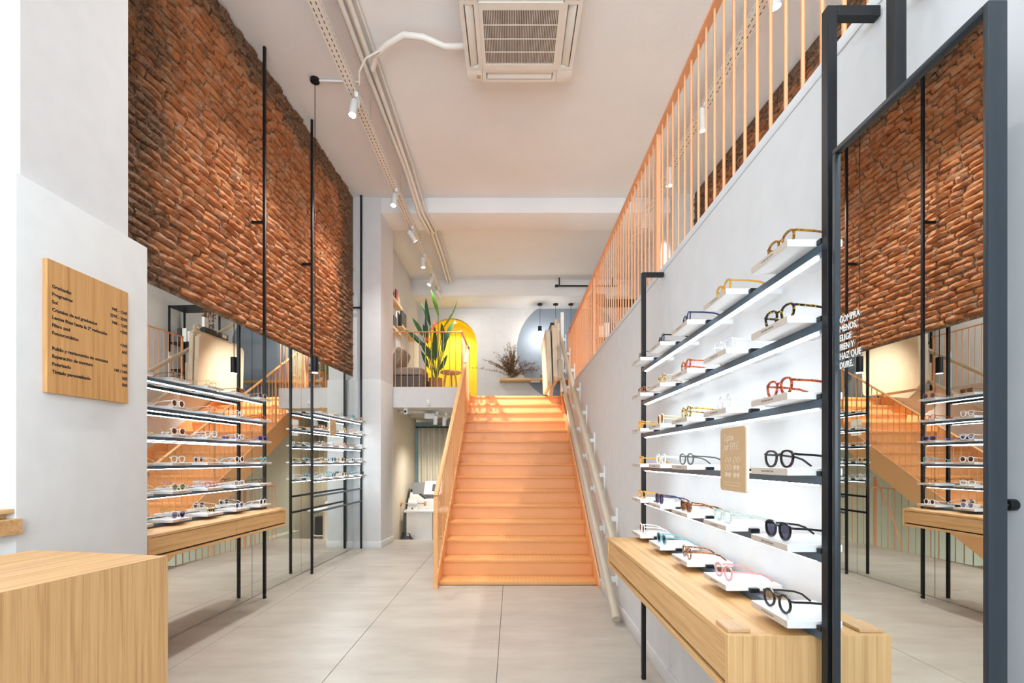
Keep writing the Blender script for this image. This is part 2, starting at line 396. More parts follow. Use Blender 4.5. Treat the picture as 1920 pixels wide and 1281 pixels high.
def tort(name, dark, light, lo=0.42, hi=0.58):
    m, nt, p = new(name)
    tc = N(nt, 'ShaderNodeTexCoord'); nz = N(nt, 'ShaderNodeTexNoise', Scale=130.0, Detail=2.0); L(nt, tc.outputs['Object'], nz.inputs['Vector'])
    rp = N(nt, 'ShaderNodeValToRGB'); e = rp.color_ramp.elements; e[0].position = lo; e[0].color = srgb(*dark); e[1].position = hi; e[1].color = srgb(*light)
    L(nt, nz.outputs['Fac'], rp.inputs['Fac']); L(nt, rp.outputs['Color'], p.inputs['Base Color']); p.inputs['Roughness'].default_value = 0.18
    return m
def acet(name, rgb, alpha=1.0):
    m, nt, p = new(name); p.inputs['Base Color'].default_value = srgb(*rgb); p.inputs['Roughness'].default_value = 0.16
    if alpha < 1: p.inputs['Alpha'].default_value = alpha
    return m
FR = {
 'black': acet('black_acetate', (22,24,28)), 'amber': tort('amber_acetate', (120,78,22), (176,124,44)), 'honey': acet('honey_acetate', (214,152,52)),
 'navy': acet('navy_acetate', (40,48,92)), 'dark tortoiseshell': tort('dark_tortoise', (24,22,24), (196,160,30), 0.56, 0.62),
 'red tortoiseshell': tort('red_tortoise', (110,30,14), (206,92,44)), 'pale tortoiseshell': tort('pale_tortoise', (120,78,40), (232,200,140)),
 'brown tortoiseshell': tort('brown_tortoise', (46,28,20), (186,116,60)), 'spotted yellow': tort('yellow_tortoise', (46,34,20), (224,184,70)),
 'clear': acet('clear_acetate', (238,238,242), 0.5), 'white': acet('white_acetate', (238,236,232)), 'pink': acet('pink_acetate', (226,160,160), 0.75),
 'mint green': acet('mint_acetate', (192,210,198), 0.6), 'light blue': acet('light_blue_acetate', (120,186,196), 0.85), 'grey': acet('grey_acetate', (84,86,80)),
 'blue': acet('blue_acetate', (84,100,168)), 'gold': plain('gold_wire', srgb(214,176,104), 0.2, 1.0), 'silver': plain('silver_wire', (0.8,0.8,0.8,1), 0.2, 1.0),
 'dark': plain('dark_wire', (0.03,0.03,0.035,1), 0.3, 0.6), 'peach': acet('peach_acetate', (240,186,150), 0.75), 'cream': acet('cream_acetate', (238,214,168)),
}

# ------------------------------------------------------------------ layout numbers
ZC = 5.09           # ceiling
ZM = 2.42           # mezzanine floor
XR = 0.89           # right wall
TILT = 0.0434       # the left wall is turned a little towards the right
def LW(d, off=0.0): # a point on the left wall line at depth d, moved off into the room
    n = math.hypot(1, TILT)
    return (-2.605+TILT*d + off/n, d - off*TILT/n)
RZ_L = math.atan2(-1, -TILT); RZ_R = R(90)

# ------------------------------------------------------------------ the setting
# floor slab with the stairwell opening under the stairs, tiles laid on it one by one
rail_a, rail_b = (-0.62, 5.77), (-0.70, 7.77)
fl = MB()
fl.box(-2.9, XR, YF, 5.77, -0.15, -0.012)
fl.zprism([(-2.9,5.77), rail_a, rail_b, (-0.70,7.87), (-2.9,7.87)], -0.15, -0.012)
floor = struct('floor', fl, GROUT, label='pale beige large format tiled shop floor')
g = 0.0018
def tile(poly):
    cx = sum(p[0] for p in poly)/len(poly); cy = sum(p[1] for p in poly)/len(poly)
    mb = MB().zprism([(x-cx, y-cy) for x, y in poly], -0.012, 0.0)
    return mb.build('tile', TILE, floor, bevel=0.0008, seg=1, loc=(cx, cy, 0))
base_tile = None
ys = [YF, -3.24, -2.24, -1.24, -0.24, 0.76, 1.76, 2.76, 3.76, 4.77, 5.77, 6.77, 7.77, 7.87]
xs = [-2.9, -2.09, -1.09, -0.09, XR]
for a, b in zip(ys[:-1], ys[1:]):
    for c, d in zip(xs[:-1], xs[1:]):
        if a >= 5.7 and c > -0.2: continue
        poly = [(c+g,a+g), (d-g,a+g), (d-g,b-g), (c+g,b-g)]
        if a >= 5.7 and d > -0.2:
            fx = lambda y: max(-0.70, rail_a[0] + (rail_b[0]-rail_a[0])*(y-5.77)/2.0)
            poly = [(c+g,a+g), (fx(a)-g,a+g), (fx(b)-g,b-g), (c+g,b-g)]
        tile(poly)
lf = struct('floor_workshop', MB().box(-1.95, -0.42, 7.87, 9.5, -0.62, -0.5), GROUT, label='lower workshop floor behind the stairs')
# stairwell to the basement
sw = MB().box(-0.5, XR, 8.6, 8.75, -2.5, 1.95); sw.box(-0.6, -0.45, 7.87, 8.75, -2.5, -0.0)
struct('wall_stairwell', sw, SAGE, label='pale green wall behind the basement stairwell')
struct('wall_stairwell_side', MB().xprism([(5.5,-2.5),(8.6,-2.5),(8.6,1.95),(5.5,0.0)], 0.8865, 0.8898), SAGE, label='pale green wall under the stairs')
struct('floor_basement', MB().box(-0.6, XR, 5.5, 8.75, -2.6, -2.5), GROUT, label='basement floor below the stairs')

# left wall: mirror below, old brick above
lw = MB()
p0, p1 = LW(2.55, -0.26), LW(7.15, -0.26); q0, q1 = LW(2.55, -0.014), LW(7.15, -0.014)
lw.zprism([p0, q0, q1, p1], 0, ZC)
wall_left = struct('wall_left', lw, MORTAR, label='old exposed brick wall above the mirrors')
def brick_mesh(k, ln, h, dep):
    rnd = random.Random(k); nx, nz = 5, 3; mb = MB()
    idx = {}
    for i in range(nx+1):
        for j in range(nz+1):
            u, v = i/nx, j/nz
            ex = min(u, 1-u); ez = min(v, 1-v)
            drop = (0.62 if ex == 0 else 0) + (0.62 if ez == 0 else 0)
            y = dep*(1-min(drop, 0.95)) + rnd.uniform(-0.45, 0.35)*dep*(1 if drop == 0 else 0.5)
            x = (u-0.5)*ln + rnd.uniform(-1, 1)*ln*0.03; z = (v-0.5)*h + rnd.uniform(-1, 1)*h*0.12
            idx[i, j] = len(mb.v); mb.v.append((x, y, z))
    for i in range(nx):
        for j in range(nz): mb.f.append((idx[i,j], idx[i+1,j], idx[i+1,j+1], idx[i,j+1]))
    ring = [(i,0) for i in range(nx)] + [(nx,j) for j in range(nz)] + [(i,nz) for i in range(nx,0,-1)] + [(0,j) for j in range(nz,0,-1)]
    bk = []
    for r_ in ring:
        x, y, z = mb.v[idx[r_]]; bk.append(len(mb.v)); mb.v.append((x*1.0, -0.012, z))
    for i in range(len(ring)):
        j = (i+1) % len(ring); mb.f.append((idx[ring[i]], bk[i], bk[j], idx[ring[j]]))
    return mb
BR_H, BR_L = 0.0605, 0.225
pool = {}
for kind, ln in (('s', BR_L-0.012), ('h', BR_L*0.52), ('m', BR_L*0.78)):
    pool[kind] = []
    for k in range(9):
        mb = brick_mesh(k*7+len(kind)+ord(kind), ln-0.006, BR_H-0.015, 0.030)
        pool[kind].append((mb, mb.mesh('brick', BRICK)))
spots = []
rnd = random.Random(3)
row = 0; z = 2.498+BR_H/2
while z < ZC-0.02:
    s = 2.60 - rnd.random()*BR_L*(0.5 if row % 2 else 1.0)
    while s < 7.12:
        kind = rnd.choices(('s','m','h'), (0.62, 0.2, 0.18))[0]
        ln = {'s': BR_L, 'm': BR_L*0.78+0.012, 'h': BR_L*0.52+0.012}[kind]
        c = s + ln/2
        if 2.60 < c-ln/2+0.09 and c+ln/2 < 7.13:
            spots.append((c, z+0.010*math.sin(c*2.1+row*0.35)+0.005*math.sin(c*6.3+row*1.9), kind, rnd.randrange(9), rnd.uniform(-0.009, 0.012), rnd.uniform(-2.2,2.2), rnd.uniform(-0.004,0.004)))
        s += ln
    row += 1; z += BR_H
spots.sort(key=lambda t: t[0]**2 + (t[1]-1.28)**2)
visible = [t for t in spots if t[0] > 2.95 and (t[1]-1.28)/t[0] < 862/922+0.02]
single = set(id(t) for t in visible[:300])
rest = MB()
for t in spots:
    c, z, kind, k, o, tw, dz = t
    x, y = LW(c, o-0.012)
    m = Matrix.Translation((x, y, z+dz)) @ Matrix.Rotation(RZ_L, 4, 'Z') @ Matrix.Rotation(R(tw), 4, 'Y')
    if id(t) in single:
        b = bpy.data.objects.new('brick', pool[kind][k][1]); COL.objects.link(b); b.parent = wall_left; b.matrix_local = m
    else:
        mb = pool[kind][k][0]; rest.add([m @ Vector(v) for v in mb.v], mb.f)
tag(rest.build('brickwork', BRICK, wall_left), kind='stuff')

# mirrors on the left wall
for i, (a, b, lab) in enumerate(((2.62, 4.545, 'tall wall mirror panel behind the rack beside the price board'), (4.549, 5.508, 'narrow wall mirror panel between the two left racks'),
                    (5.512, 7.10, 'tall wall mirror panel next to the white far pier'))):
    c = LW((a+b)/2, 0.0)
    t = thing('wall_mirror', lab, 'mirror', (c[0], c[1], 0), RZ_L, 'mirror panels on the left wall')
    hl = (b-a)/2
    MB().box(-hl, hl, 0.0, 0.004, 0.004, 2.47).build('glass', MIRROR, t, smooth=False)
    MB().box(-hl, hl, -0.012, -0.0005, 0.004, 2.47).build('backing', DGREY, t, smooth=False)

# piers
np_ = struct('wall_pier_near', MB().box(-2.85, -2.03, 2.03, 2.60, 0, ZC), WHITE, label='white pier carrying the wooden price board')
MB().box(-2.84, -1.98, 1.963, 2.67, 0, 2.43).build('cladding', PANELW, np_, bevel=0.002)
fp = struct('wall_pier_far', MB().zprism([(-2.42,7.14), (-1.905,7.14), (-1.865,7.72), (-2.42,7.72)], 0, ZC), WHITE, label='white pier beside the workshop')
MB().zprism([(-2.30,7.115), (-1.898,7.115), (-1.858,7.60), (-2.30,7.60)], 0.0, 2.435).build('cladding', PANELW, fp, bevel=0.002)
MB().zprism([(-2.30,7.103), (-1.888,7.103), (-1.846,7.66), (-2.30,7.66)], 0.0, 0.095).build('baseboard', PANELW, fp, bevel=0.003)
struct('wall_left_front', MB().box(-2.85, -2.7, YF, 2.03, 0, ZC), WHITE, label='white side wall by the entrance')
# right wall with the mezzanine above it
wr = MB().box(XR, 1.05, YF, 8.79, -2.5, 2.383)
struct('wall_right', wr, WHITE, label='white wall below the mezzanine balustrade')
struct('trim_1', MB().box(0.886, 0.93, YF, 8.79, 2.384, ZM), WHITE, bevel=0.003, label='white edge band of the mezzanine floor')
struct('baseboard_right', MB().box(0.875, XR, YF, 4.93, 0.0, 0.09), WHITE, bevel=0.003, label='white baseboard along the right wall')
struct('floor_mezzanine', MB().box(0.931, 2.95, YF, 11.3, 2.32, ZM-0.001), TILE, label='mezzanine floor on the right')
struct('floor_landing', MB().box(-2.3, 0.929, 9.085, 11.3, 2.25, ZM), TILE, label='landing floor at the top of the stairs')
struct('floor_lounge', MB().box(-2.3, -0.79, 7.74, 9.084, 2.10, ZM), WHITE, label='white edged floor slab of the raised lounge')
struct('wall_lounge_left', MB().box(-2.3, -2.13, 7.725, 11.3, ZM, ZC), WHITE, label='white lounge wall with picture ledges')
# workshop under the lounge
struct('wall_workshop_left', MB().box(-2.0, -1.87, 7.725, 9.6, -0.62, 2.10), CREAM, label='cream workshop wall')
struct('wall_workshop_back', MB().box(-2.0, 1.05, 9.701, 9.8, -0.62, 2.24), CREAM, label='cream rear wall of the workshop')
struct('wall_workshop_right', MB().box(-0.44, -0.34, 8.751, 9.7, -0.62, 2.15), CREAM, label='cream side wall of the workshop')
struct('wall_under_landing', MB().box(0.93, 1.05, 8.791, 9.7, -0.62, 2.24), CREAM, label='cream wall under the landing')
struct('ceiling_workshop', MB().box(-2.0, -0.79, 9.085, 9.7, 2.06, 2.24), CREAM, label='workshop ceiling')
# upstairs back wall with an arched niche
AX, AR, AZ = -1.40, 0.59, 3.94
bwm = MB(); seg = 24
bwm.box(-2.3, AX-AR, 11.3, 11.42, ZM, ZC); bwm.box(AX+AR, 2.95, 11.3, 11.42, ZM, ZC)
arc = [(AX-AR*math.cos(math.pi*k/seg), AZ+AR*math.sin(math.pi*k/seg)) for k in range(seg+1)]
for k in range(seg):
    (xa, za), (xb, zb) = arc[k], arc[k+1]
    bwm.yprism([(xa,za), (xb,zb), (xb,ZC), (xa,ZC)], 11.3, 11.42)
struct('wall_back', bwm, WHITE, label='white back wall upstairs')
ni = MB(); prof = [(AX-AR, ZM)] + arc + [(AX+AR, ZM)]
o = len(ni.v)
for x, z in prof: ni.v += [(x, 11.299, z), (x, 11.95, z)]
for k in range(len(prof)-1): ni.f.append((2*k, 2*k+1, 2*k+3, 2*k+2))
ni.f.append(tuple(2*k+1 for k in range(len(prof))))
ni.add([(AX-AR,11.3,ZM),(AX+AR,11.3,ZM),(AX+AR,11.95,ZM),(AX-AR,11.95,ZM)], [(0,1,2,3)])
struct('wall_niche', ni, YELLOW, label='bright yellow arched niche behind the plant')
cx, cz, cr = 1.31, 3.80, 1.20
disc = [(cx+cr*math.cos(2*math.pi*k/96), min(4.745, max(ZM+0.005, cz+cr*math.sin(2*math.pi*k/96)))) for k in range(96)]
struct('wall_paint_circle', MB().yprism(disc, 11.296, 11.3), BLUE, label='blue grey circle painted on the back wall')
# upper right wall: brick strip, white pier
struct('wall_right_upper', MB().zprism([(2.95,YF),(2.95,11.3),(2.56,11.3),(2.62,7.0),(2.88,2.0),(2.88,YF)], ZM, ZC), MORTAR, label='brick wall of the mezzanine')
ub = MB(); rnd = random.Random(11); z = 3.6
while z < ZC-0.05:
    s = 1.5 + rnd.random()*0.2
    while s < 7.0:
        x = 2.88 - 0.052*(s-2.0)
        mb = pool['s'][rnd.randrange(9)][0]
        m = Matrix.Translation((x-0.003, s, z)) @ Matrix.Rotation(R(92.98), 4, 'Z')
        ub.add([m @ Vector(v) for v in mb.v], mb.f); s += BR_L
    z += BR_H
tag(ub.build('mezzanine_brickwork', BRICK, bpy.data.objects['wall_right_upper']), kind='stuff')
struct('wall_pier_mezzanine', MB().box(2.30, 2.70, 7.05, 7.6, ZM, ZC), WHITE, label='white pier on the mezzanine')
struct('wall_mezzanine_rear', MB().box(2.45, 2.56, 7.6, 11.3, ZM, ZC), WHITE, label='white mezzanine wall behind the shelf unit')
# ceiling and beams
struct('ceiling', MB().box(-2.9, 2.98, YF, 11.45, ZC, ZC+0.1), CEIL, label='white painted concrete ceiling')
struct('ceiling_beam', MB().box(-2.4, 2.75, 7.15, 7.70, 4.87, ZC), CEIL, bevel=0.004, label='white concrete beam above the stairs')
struct('ceiling_beam_rear', MB().box(-2.2, 2.75, 10.4, 11.3, 4.75, ZC), CEIL, bevel=0.004, label='white concrete beam in front of the back wall')
# shopfront behind the viewer: solid below and above the glazing
wf = MB().box(-2.9, 2.95, YF-0.12, YF, 4.75, ZC+0.1); wf.box(-2.9, -2.6, YF-0.12, YF, -0.15, 4.75); wf.box(0.85, 1.0, YF-0.12, YF, -0.15, 4.75)
wf.box(2.75, 2.95, YF-0.12, YF, 2.3, 4.75); wf.box(1.0, 2.95, YF-0.12, YF, -0.15, 2.5); wf.box(-2.6, 0.85, YF-0.12, YF, -0.15, 0.1)
struct('wall_front', wf, WHITE, label='shopfront wall behind the viewer')

# ------------------------------------------------------------------ stairs
ND, RUN, RISE, Z0, D0 = 15, 0.27, 0.17, 0.04, 5.0
st = thing('staircase', 'straight orange painted steel staircase rising to the mezzanine', 'staircase', (0.06, 4.9, 0))
SX0, SX1 = -0.745, 0.862
tm = MB().box((SX0-SX1)/2, (SX1-SX0)/2, 0, RUN+0.03, -0.036, 0).mesh('tread', TREAD, bevel=0.004)
rm = MB().box((SX0-SX1)/2, (SX1-SX0)/2, 0, 0.008, 0, RISE-0.037).mesh('riser', ORANGE)
mxs = (SX0+SX1)/2
for i in range(ND):
    zz, dd = Z0+RISE*i, D0+RUN*i
    link('tread', tm, st, (mxs-0.06, dd-4.9, zz))
    if i < ND-1: link('riser', rm, st, (mxs-0.06, dd+RUN+0.02-4.9, zz+0.0005))
MB().box(SX0, SX1, 5.03, 5.038, 0.0, 0.003).build('riser', ORANGE, st, world=True)
SL = RISE/RUN
def stringer(x0, x1, name='stringer'):
    t = lambda d: 0.05+SL*(d-4.87)
    poly = [(4.86,0.0), (4.86,t(4.86)), (8.84,t(8.84)), (8.84,t(8.84)-0.36), (5.36,0.0)]
    return MB().xprism(poly, x0, x1).build(name, ORANGE, st, bevel=0.001, seg=1, world=True)
stringer(-0.765, -0.7455); stringer(0.8625, 0.884)
# stair balustrade
sr = thing('stair_balustrade', 'orange steel balustrade on the left side of the stairs', 'railing', (-0.755, 4.88, 0))
def sbar(x, y, z0, z1, r, name, parent): return MB().tube([(x,y,z0),(x,y,z1)], r, 6).build(name, ORANGE if parent.name.startswith('stair_') else RAILO, parent, world=True)
railz = lambda d: 0.925+SL*(d-4.87)
d = 4.87; k = 0
while d < 8.70:
    zs = 0.05+SL*(d-4.87)
    if k == 0: MB().box(-0.775, -0.735, 4.862, 4.876, 0.0, railz(d)).build('newel', ORANGE, sr, world=True)
    elif k in (15, 30, 40): MB().box(-0.761, -0.749, d-0.018, d+0.018, zs+0.0, railz(d)-0.004).build('newel', ORANGE, sr, world=True)
    else: sbar(-0.755, d, zs, railz(d)-0.004, 0.0058, 'baluster', sr)
    d += 0.095; k += 1
MB().xprism([(4.862, railz(4.862)-0.004), (8.69, railz(8.69)-0.004), (8.69, railz(8.69)+0.010), (4.862, railz(4.862)+0.010)], -0.777, -0.733).build('handrail', ORANGE, sr, bevel=0.001, seg=1, world=True)
# lounge railing
lr = thing('lounge_railing', 'orange baluster railing in front of the potted plant upstairs', 'railing', (-1.3, 7.77, ZM))
ZR = 3.292
for k in range(12):
    x = -1.845+0.0953*k
    if x < -0.80: sbar(x, 7.77, ZM, ZR, 0.006, 'baluster', lr)
MB().box(-1.87, -0.79, 7.752, 7.788, ZR, ZR+0.012).build('handrail', RAILO, lr, world=True)
for k in range(10): sbar(-0.80, 7.78+0.0953*k, ZM, ZR, 0.006, 'baluster', lr)
MB().box(-0.818, -0.782, 7.752, 8.70, ZR+0.0125, ZR+0.0245).build('handrail', RAILO, lr, world=True)
MB().box(-1.87, -0.79, 7.76, 7.78, ZM+0.0005, ZM+0.008).build('base_rail', RAILO, lr, world=True)
# mezzanine balustrade on the right
mr_ = thing('mezzanine_balustrade', 'long orange baluster railing along the right mezzanine edge', 'railing', (0.905, 4.2, ZM))
for k in range(-24, 51):
    d = 3.05+0.095*k
    if k in (0, 25, 50): MB().box(0.892, 0.918, d-0.013, d+0.013, ZM, ZR).build('newel', RAILO, mr_, world=True)
    else: sbar(0.905, d, ZM, ZR, 0.0062, 'baluster', mr_)
MB().box(0.885, 0.925, 0.70, 7.82, ZR, ZR+0.012).build('handrail', RAILO, mr_, bevel=0.001, seg=1, world=True)
# basement stairwell railing seen in the mirrors
br = thing('stairwell_railing', 'low orange railing around the basement stairwell seen in mirror', 'railing', (-0.27, 6.77, 0))
ax, ay = rail_a; bx, by = rail_b
ln = math.hypot(bx-ax, by-ay); nb = int(ln/0.105)
P = lambda t, z, off=-0.03: (ax+(bx-ax)*t+off, ay+(by-ay)*t, z)
soff = lambda d: SL*(d-5.0)-0.26
for k in range(nb+1):
    dd = ay+(by-ay)*k/nb; zt_ = min(0.86, soff(dd))
    if zt_ > 0.05: MB().tube([P(k/nb,0.0), P(k/nb,zt_)], 0.006, 6).build('baluster', RAILO, br, world=True)
MB().tube([P(0.53,0.866), P(1,0.866)], 0.012, 6).build('handrail', RAILO, br, world=True)
MB().box(-0.36, -0.32, 7.55, 7.57, -0.6, 1.0).build('newel', RAILO, br, world=True)
MB().tube([(-0.34, 7.56, 1.0), (0.30, 7.9, 0.25), (0.55, 8.0, -0.3)], 0.014, 6).build('descending_handrail', RAILO, br, world=True)

# ------------------------------------------------------------------ stair lift
sl = thing('stair_lift', 'beige folded platform stair lift at the top of two slanted tubes', 'stair lift', (0.80, 3.84, 0))
zt = lambda d, o=0.0: 0.075+o+SL*(d-3.84)
for o_ in (0.0, 0.51):
    tb = MB().tube([(0.805, 3.82, zt(3.82, o_)), (0.805, 8.95, zt(8.95, o_))], 0.031, 14).build('guide_tube', BEIGED, sl, world=True)
    e = MB().tube([(0.805, 3.795, zt(3.795, o_)), (0.805, 3.83, zt(3.83, o_))], 0.034, 14).build('end_cap', DGREY if o_ else BEIGED, tb)
    e.location = -sl.location
for k in range(9):
    d = 4.15+0.56*k
    if d > 8.2: break
    bmb = MB().box(0.876, 0.8895, d-0.02, d+0.02, zt(d)-0.05, zt(d)+0.60)
    bmb.box(0.835, 0.876, d-0.015, d+0.015, zt(d)-0.02, zt(d)+0.02); bmb.box(0.835, 0.876, d-0.015, d+0.015, zt(d)+0.49, zt(d)+0.53)
    bmb.build('bracket', WHITE_PL, sl, world=True)
def slab(name, x0, x1, xo, y0, y1, z0, z1, ch, mat, parent=sl, bev=0.008):
    mb = MB().xprism([(y0+ch,z0), (y1-ch,z0), (y1,z0+ch), (y1,z1-ch), (y1-ch,z1), (y0+ch,z1), (y0,z1-ch), (y0,z0+ch)], x0, x1)
    mb.v = [(x+xo*(z-z0)/(z1-z0), y, z) for x, y, z in mb.v]
    return mb.build(name, mat, parent, bevel=bev, world=True)
pa = slab('platform', 0.560, 0.635, -0.035, 7.70, 8.86, 2.44, 3.33, 0.06, BEIGE)
slab('side_flap', 0.638, 0.648, -0.035, 7.72, 8.84, 2.48, 3.32, 0.05, DGREY)
slab('backrest_panel', 0.650, 0.722, -0.030, 7.69, 8.84, 2.52, 3.40, 0.06, BEIGE)
slab('mast', 0.700, 0.760, 0.0, 7.86, 8.02, 2.70, 3.46, 0.01, BEIGE)
MB().box(0.72, 0.795, 7.72, 7.98, 2.56, 2.86).build('carriage', BEIGED, sl, bevel=0.012, world=True)
cb = MB().box(0.62, 0.72, 7.95, 8.55, 3.405, 3.50).build('control_box', DGREY, sl, bevel=0.01, world=True)
for k, mt in enumerate((RED, TAN, WHITE_PL)):
    q = MB().tube([(0.62, 8.25, 3.43+0.022*k), (0.608, 8.25, 3.43+0.022*k)], 0.008, 10).build('button', mt, cb); q.location = -sl.location
q = MB().box(0.612, 0.6205, 8.38, 8.48, 3.42, 3.48).build('sticker', WHITE_PL, cb); q.location = -sl.location
MB().tube([(0.69, 7.80, 3.38), (0.69, 7.80, 3.47), (0.69, 7.86, 3.52), (0.69, 7.95, 3.50), (0.69, 8.0, 3.44)], 0.018, 10).build('grab_handle', BEIGE, sl, world=True)
MB().xprism([(7.75,2.445), (7.95,2.30), (8.6,2.43), (8.8,2.445)], 0.60, 0.66).build('loading_flap', BEIGED, sl, bevel=0.004, world=True)
lmast = MB().box(0.81, 0.865, 8.20, 8.28, 2.42, 3.74).build('post', WHITE_PL, sl, bevel=0.004, world=True)
MB().box(0.74, 0.81, 8.22, 8.25, 3.44, 3.48).build('arm', WHITE_PL, sl, world=True)

# ------------------------------------------------------------------ display racks
ROWS = [1.81, 1.62, 1.43, 1.24, 1.05, 0.86]
BY, BW = 0.122, 0.012
clip_me = MB().box(-0.008, 0.008, -0.014, 0.014, -0.0, 0.012).mesh('clip', BLACK)
def rack(label, loc, rz, length, rows, top, arm_z, cuts, trays, bars=(), led=None):
    t = thing('display_rack', label, 'rack', loc, rz, 'steel eyewear display racks')
    for s, cut in zip((0.0, length), cuts):
        mb = MB()
        if cut:
            mb.box(s-BW, s+BW, BY-BW, BY+BW, 0.0, 0.653); mb.box(s-BW, s+BW, BY-BW, BY+BW, 0.822, top)
        else: mb.box(s-BW, s+BW, BY-BW, BY+BW, 0.0, top)
        po = mb.build('post', BLACK, t, bevel=0.0015, seg=1)
        MB().box(s-BW+0.001, s+BW-0.001, 0.006, BY-BW, arm_z-2*BW, arm_z).build('wall_arm', BLACK, t)
        MB().tube([(s, BY+BW, 0.03), (s, BY+BW+0.002, 0.03)], 0.005, 8).build('screw', CHROME, po)
    for z in rows:
        b = MB().box(BW, length-BW, BY-0.011, BY+0.011, z-0.022, z-0.0005).build('beam', DKBLUE, t)
        if z > 0.9: MB().box(0.05, length-0.05, BY-0.007, BY+0.007, z-0.0265, z-0.0222).build('led_strip', led or LED, b)
        for s in trays: link('clip', clip_me, t, (s-0.105, BY, z-0.0005))
    for z in bars:
        MB().box(BW, length-BW, BY-0.011, BY+0.011, z-0.022, z).build('crossbar', DKBLUE, t)
    return t
TR_R = [0.1245+0.35*j for j in range(5)]
TR_F = [0.128+0.325*j for j in range(5)]
RK_R = ((XR, 1.19, 0), RZ_R); LR_ = 1.68
lx, ly = LW(4.54, 0.004); RK_L = ((lx, ly, 0), RZ_L)
fx_, fy_ = LW(7.15, 0.004); fx_, fy_ = LW(7.085, 0.004); RK_F = ((fx_, fy_, 0), RZ_L)
rack('black steel eyewear rack on the right wall', *RK_R, LR_, ROWS, 2.37, 2.37, (False, False), TR_R)
rack('black steel rack against the mirror beside the price board pier', *RK_L, 1.67, ROWS, ZC-0.005, 3.48, (False, False), TR_R)
rack('black steel rack against the mirror beside the far white pier', *RK_F, 1.575, ROWS[:5], ZC-0.005, 3.48, (False, False), TR_F, (0.874, 0.694), LED_FAR)

# glasses
def outline(shape, n=26):
    out = []
    for k in range(n):
        a = 2*math.pi*k/n; c, s = math.cos(a), math.sin(a)
        if shape == 'round': x, z = 0.0228*c, 0.0222*s
        elif shape == 'panto':
            e = 0.86; x = 0.0238*math.copysign(abs(c)**e, c); z = 0.0212*math.copysign(abs(s)**e, s); x *= 1+0.16*(z/0.0212)
        elif shape == 'square':
            e = 0.58; x = 0.0250*math.copysign(abs(c)**e, c); z = 0.0182*math.copysign(abs(s)**e, s); x *= 1+0.07*(z/0.0182)
        else:  # aviator
            e = 0.85; x = 0.0252*math.copysign(abs(c)**e, c); z = 0.0222*math.copysign(abs(s)**e, s); x *= 1+0.18*(z/0.0222)
        out.append((x, z))
    return out
GL = {}
def glasses_meshes(shape, thin):
    if (shape, thin) in GL: return GL[shape, thin]
    t, dp = (0.0012, 0.0012) if thin else (0.0026, 0.0022)
    ol = outline(shape); n = len(ol); h = max(z for x, z in ol)
    cx = 0.0335; zc = h + t
    fr = MB()
    for sg in (-1, 1):
        o = len(fr.v)
        for x, z in ol:
            r = math.hypot(x, z); ux, uz = x/r, z/r
            for a, b in ((-t,-dp), (t,-dp), (t,dp), (-t,dp)):
                fr.v.append((sg*(cx + x+ux*a), b, zc+z+uz*a))
        for k in range(n):
            k2 = (k+1) % n
            for q in range(4):
                q2 = (q+1) % 4; fr.f.append((o+4*k+q, o+4*k+q2, o+4*k2+q2, o+4*k2+q))
    zb = zc+h*0.42; wi = cx - max(x for x, z in ol)*0.93
    fr.tube([(-wi,0,zb-0.003), (-wi*0.5,0.001,zb+0.003), (wi*0.5,0.001,zb+0.003), (wi,0,zb-0.003)], t*1.15, 6)
    xo = cx + max(x for x, z in ol); zh = zc+h*0.55
    for sg in (-1, 1): fr.tube([(sg*(xo-0.003),0,zh), (sg*(xo+0.004),-0.001,zh+0.001), (sg*(xo+0.006),-0.006,zh)], t*1.3, 6)
    lens = []
    for sg in (-1, 1):
        lens.append(MB().add([(sg*(cx+x), 0.0003, zc+z) for x, z in ol], [tuple(range(n))]))
    tmp = []
    for sg in (-1, 1):
        xx = sg*(xo+0.006); r = 0.0011 if thin else 0.0021
        tmp.append(MB().tube([(xx,-0.005,zh), (xx*1.01,-0.05,zh-0.002), (xx*0.99,-0.092,zh-0.007), (xx*0.96,-0.112,zh-0.014), (xx*0.92,-0.136,0.003)], r, 6, squash=1.5))
    GL[shape, thin] = (fr, lens, tmp); GL[shape, thin, 'me'] = {}
    return GL[shape, thin]
def gmesh(shape, thin, key, mb, mat):
    dct = GL[shape, thin, 'me']
    if (key, mat.name) not in dct: dct[key, mat.name] = mb.mesh(key, mat)
    return dct[key, mat.name]
LENSES = {'clear': LENS_CLEAR, 'grey': LENS_GREY, 'brown': LENS_BROWN, 'violet': LENS_PURPLE, 'teal': LENS_TEAL}
def place(base, local, z, rz_off):
    (ox, oy, oz), rz = base
    c, s = math.cos(rz), math.sin(rz)
    return (ox+local[0]*c-local[1]*s, oy+local[0]*s+local[1]*c, z), rz+rz_off
ORD_ROW = ['top', 'second', 'third', 'fourth', 'fifth', 'lowest']
def glasses(base, s, z, colr, shape, lens, where, group, temple=None):
    thin = colr in ('gold', 'silver', 'dark')
    fr, ln_, tp = glasses_meshes(shape, thin)
    loc, rz = place(base, (s+random.uniform(-0.006,0.006), BY+0.053+random.uniform(-0.004,0.006)), z+0.0185, R(random.uniform(-7, 7)))
    kind = 'eyeglasses' if lens == 'clear' else lens+' lensed sunglasses'
    cl = {'gold': 'gold wire', 'silver': 'silver wire', 'dark': 'dark wire'}.get(colr, colr)
    t = thing('eyeglasses' if lens == 'clear' else 'sunglasses', f'{cl} {kind} {where}', 'glasses', loc, rz, group)
    link('frame_front', gmesh(shape, thin, 'frame_front', fr, FR[colr]), t)
    for k in (0, 1):
        link('lens', gmesh(shape, thin, 'lens%d' % k, ln_[k], LENSES[lens]), t)
        link('temple', gmesh(shape, thin, 'temple%d' % k, tp[k], FR[temple or colr]), t)
    return t
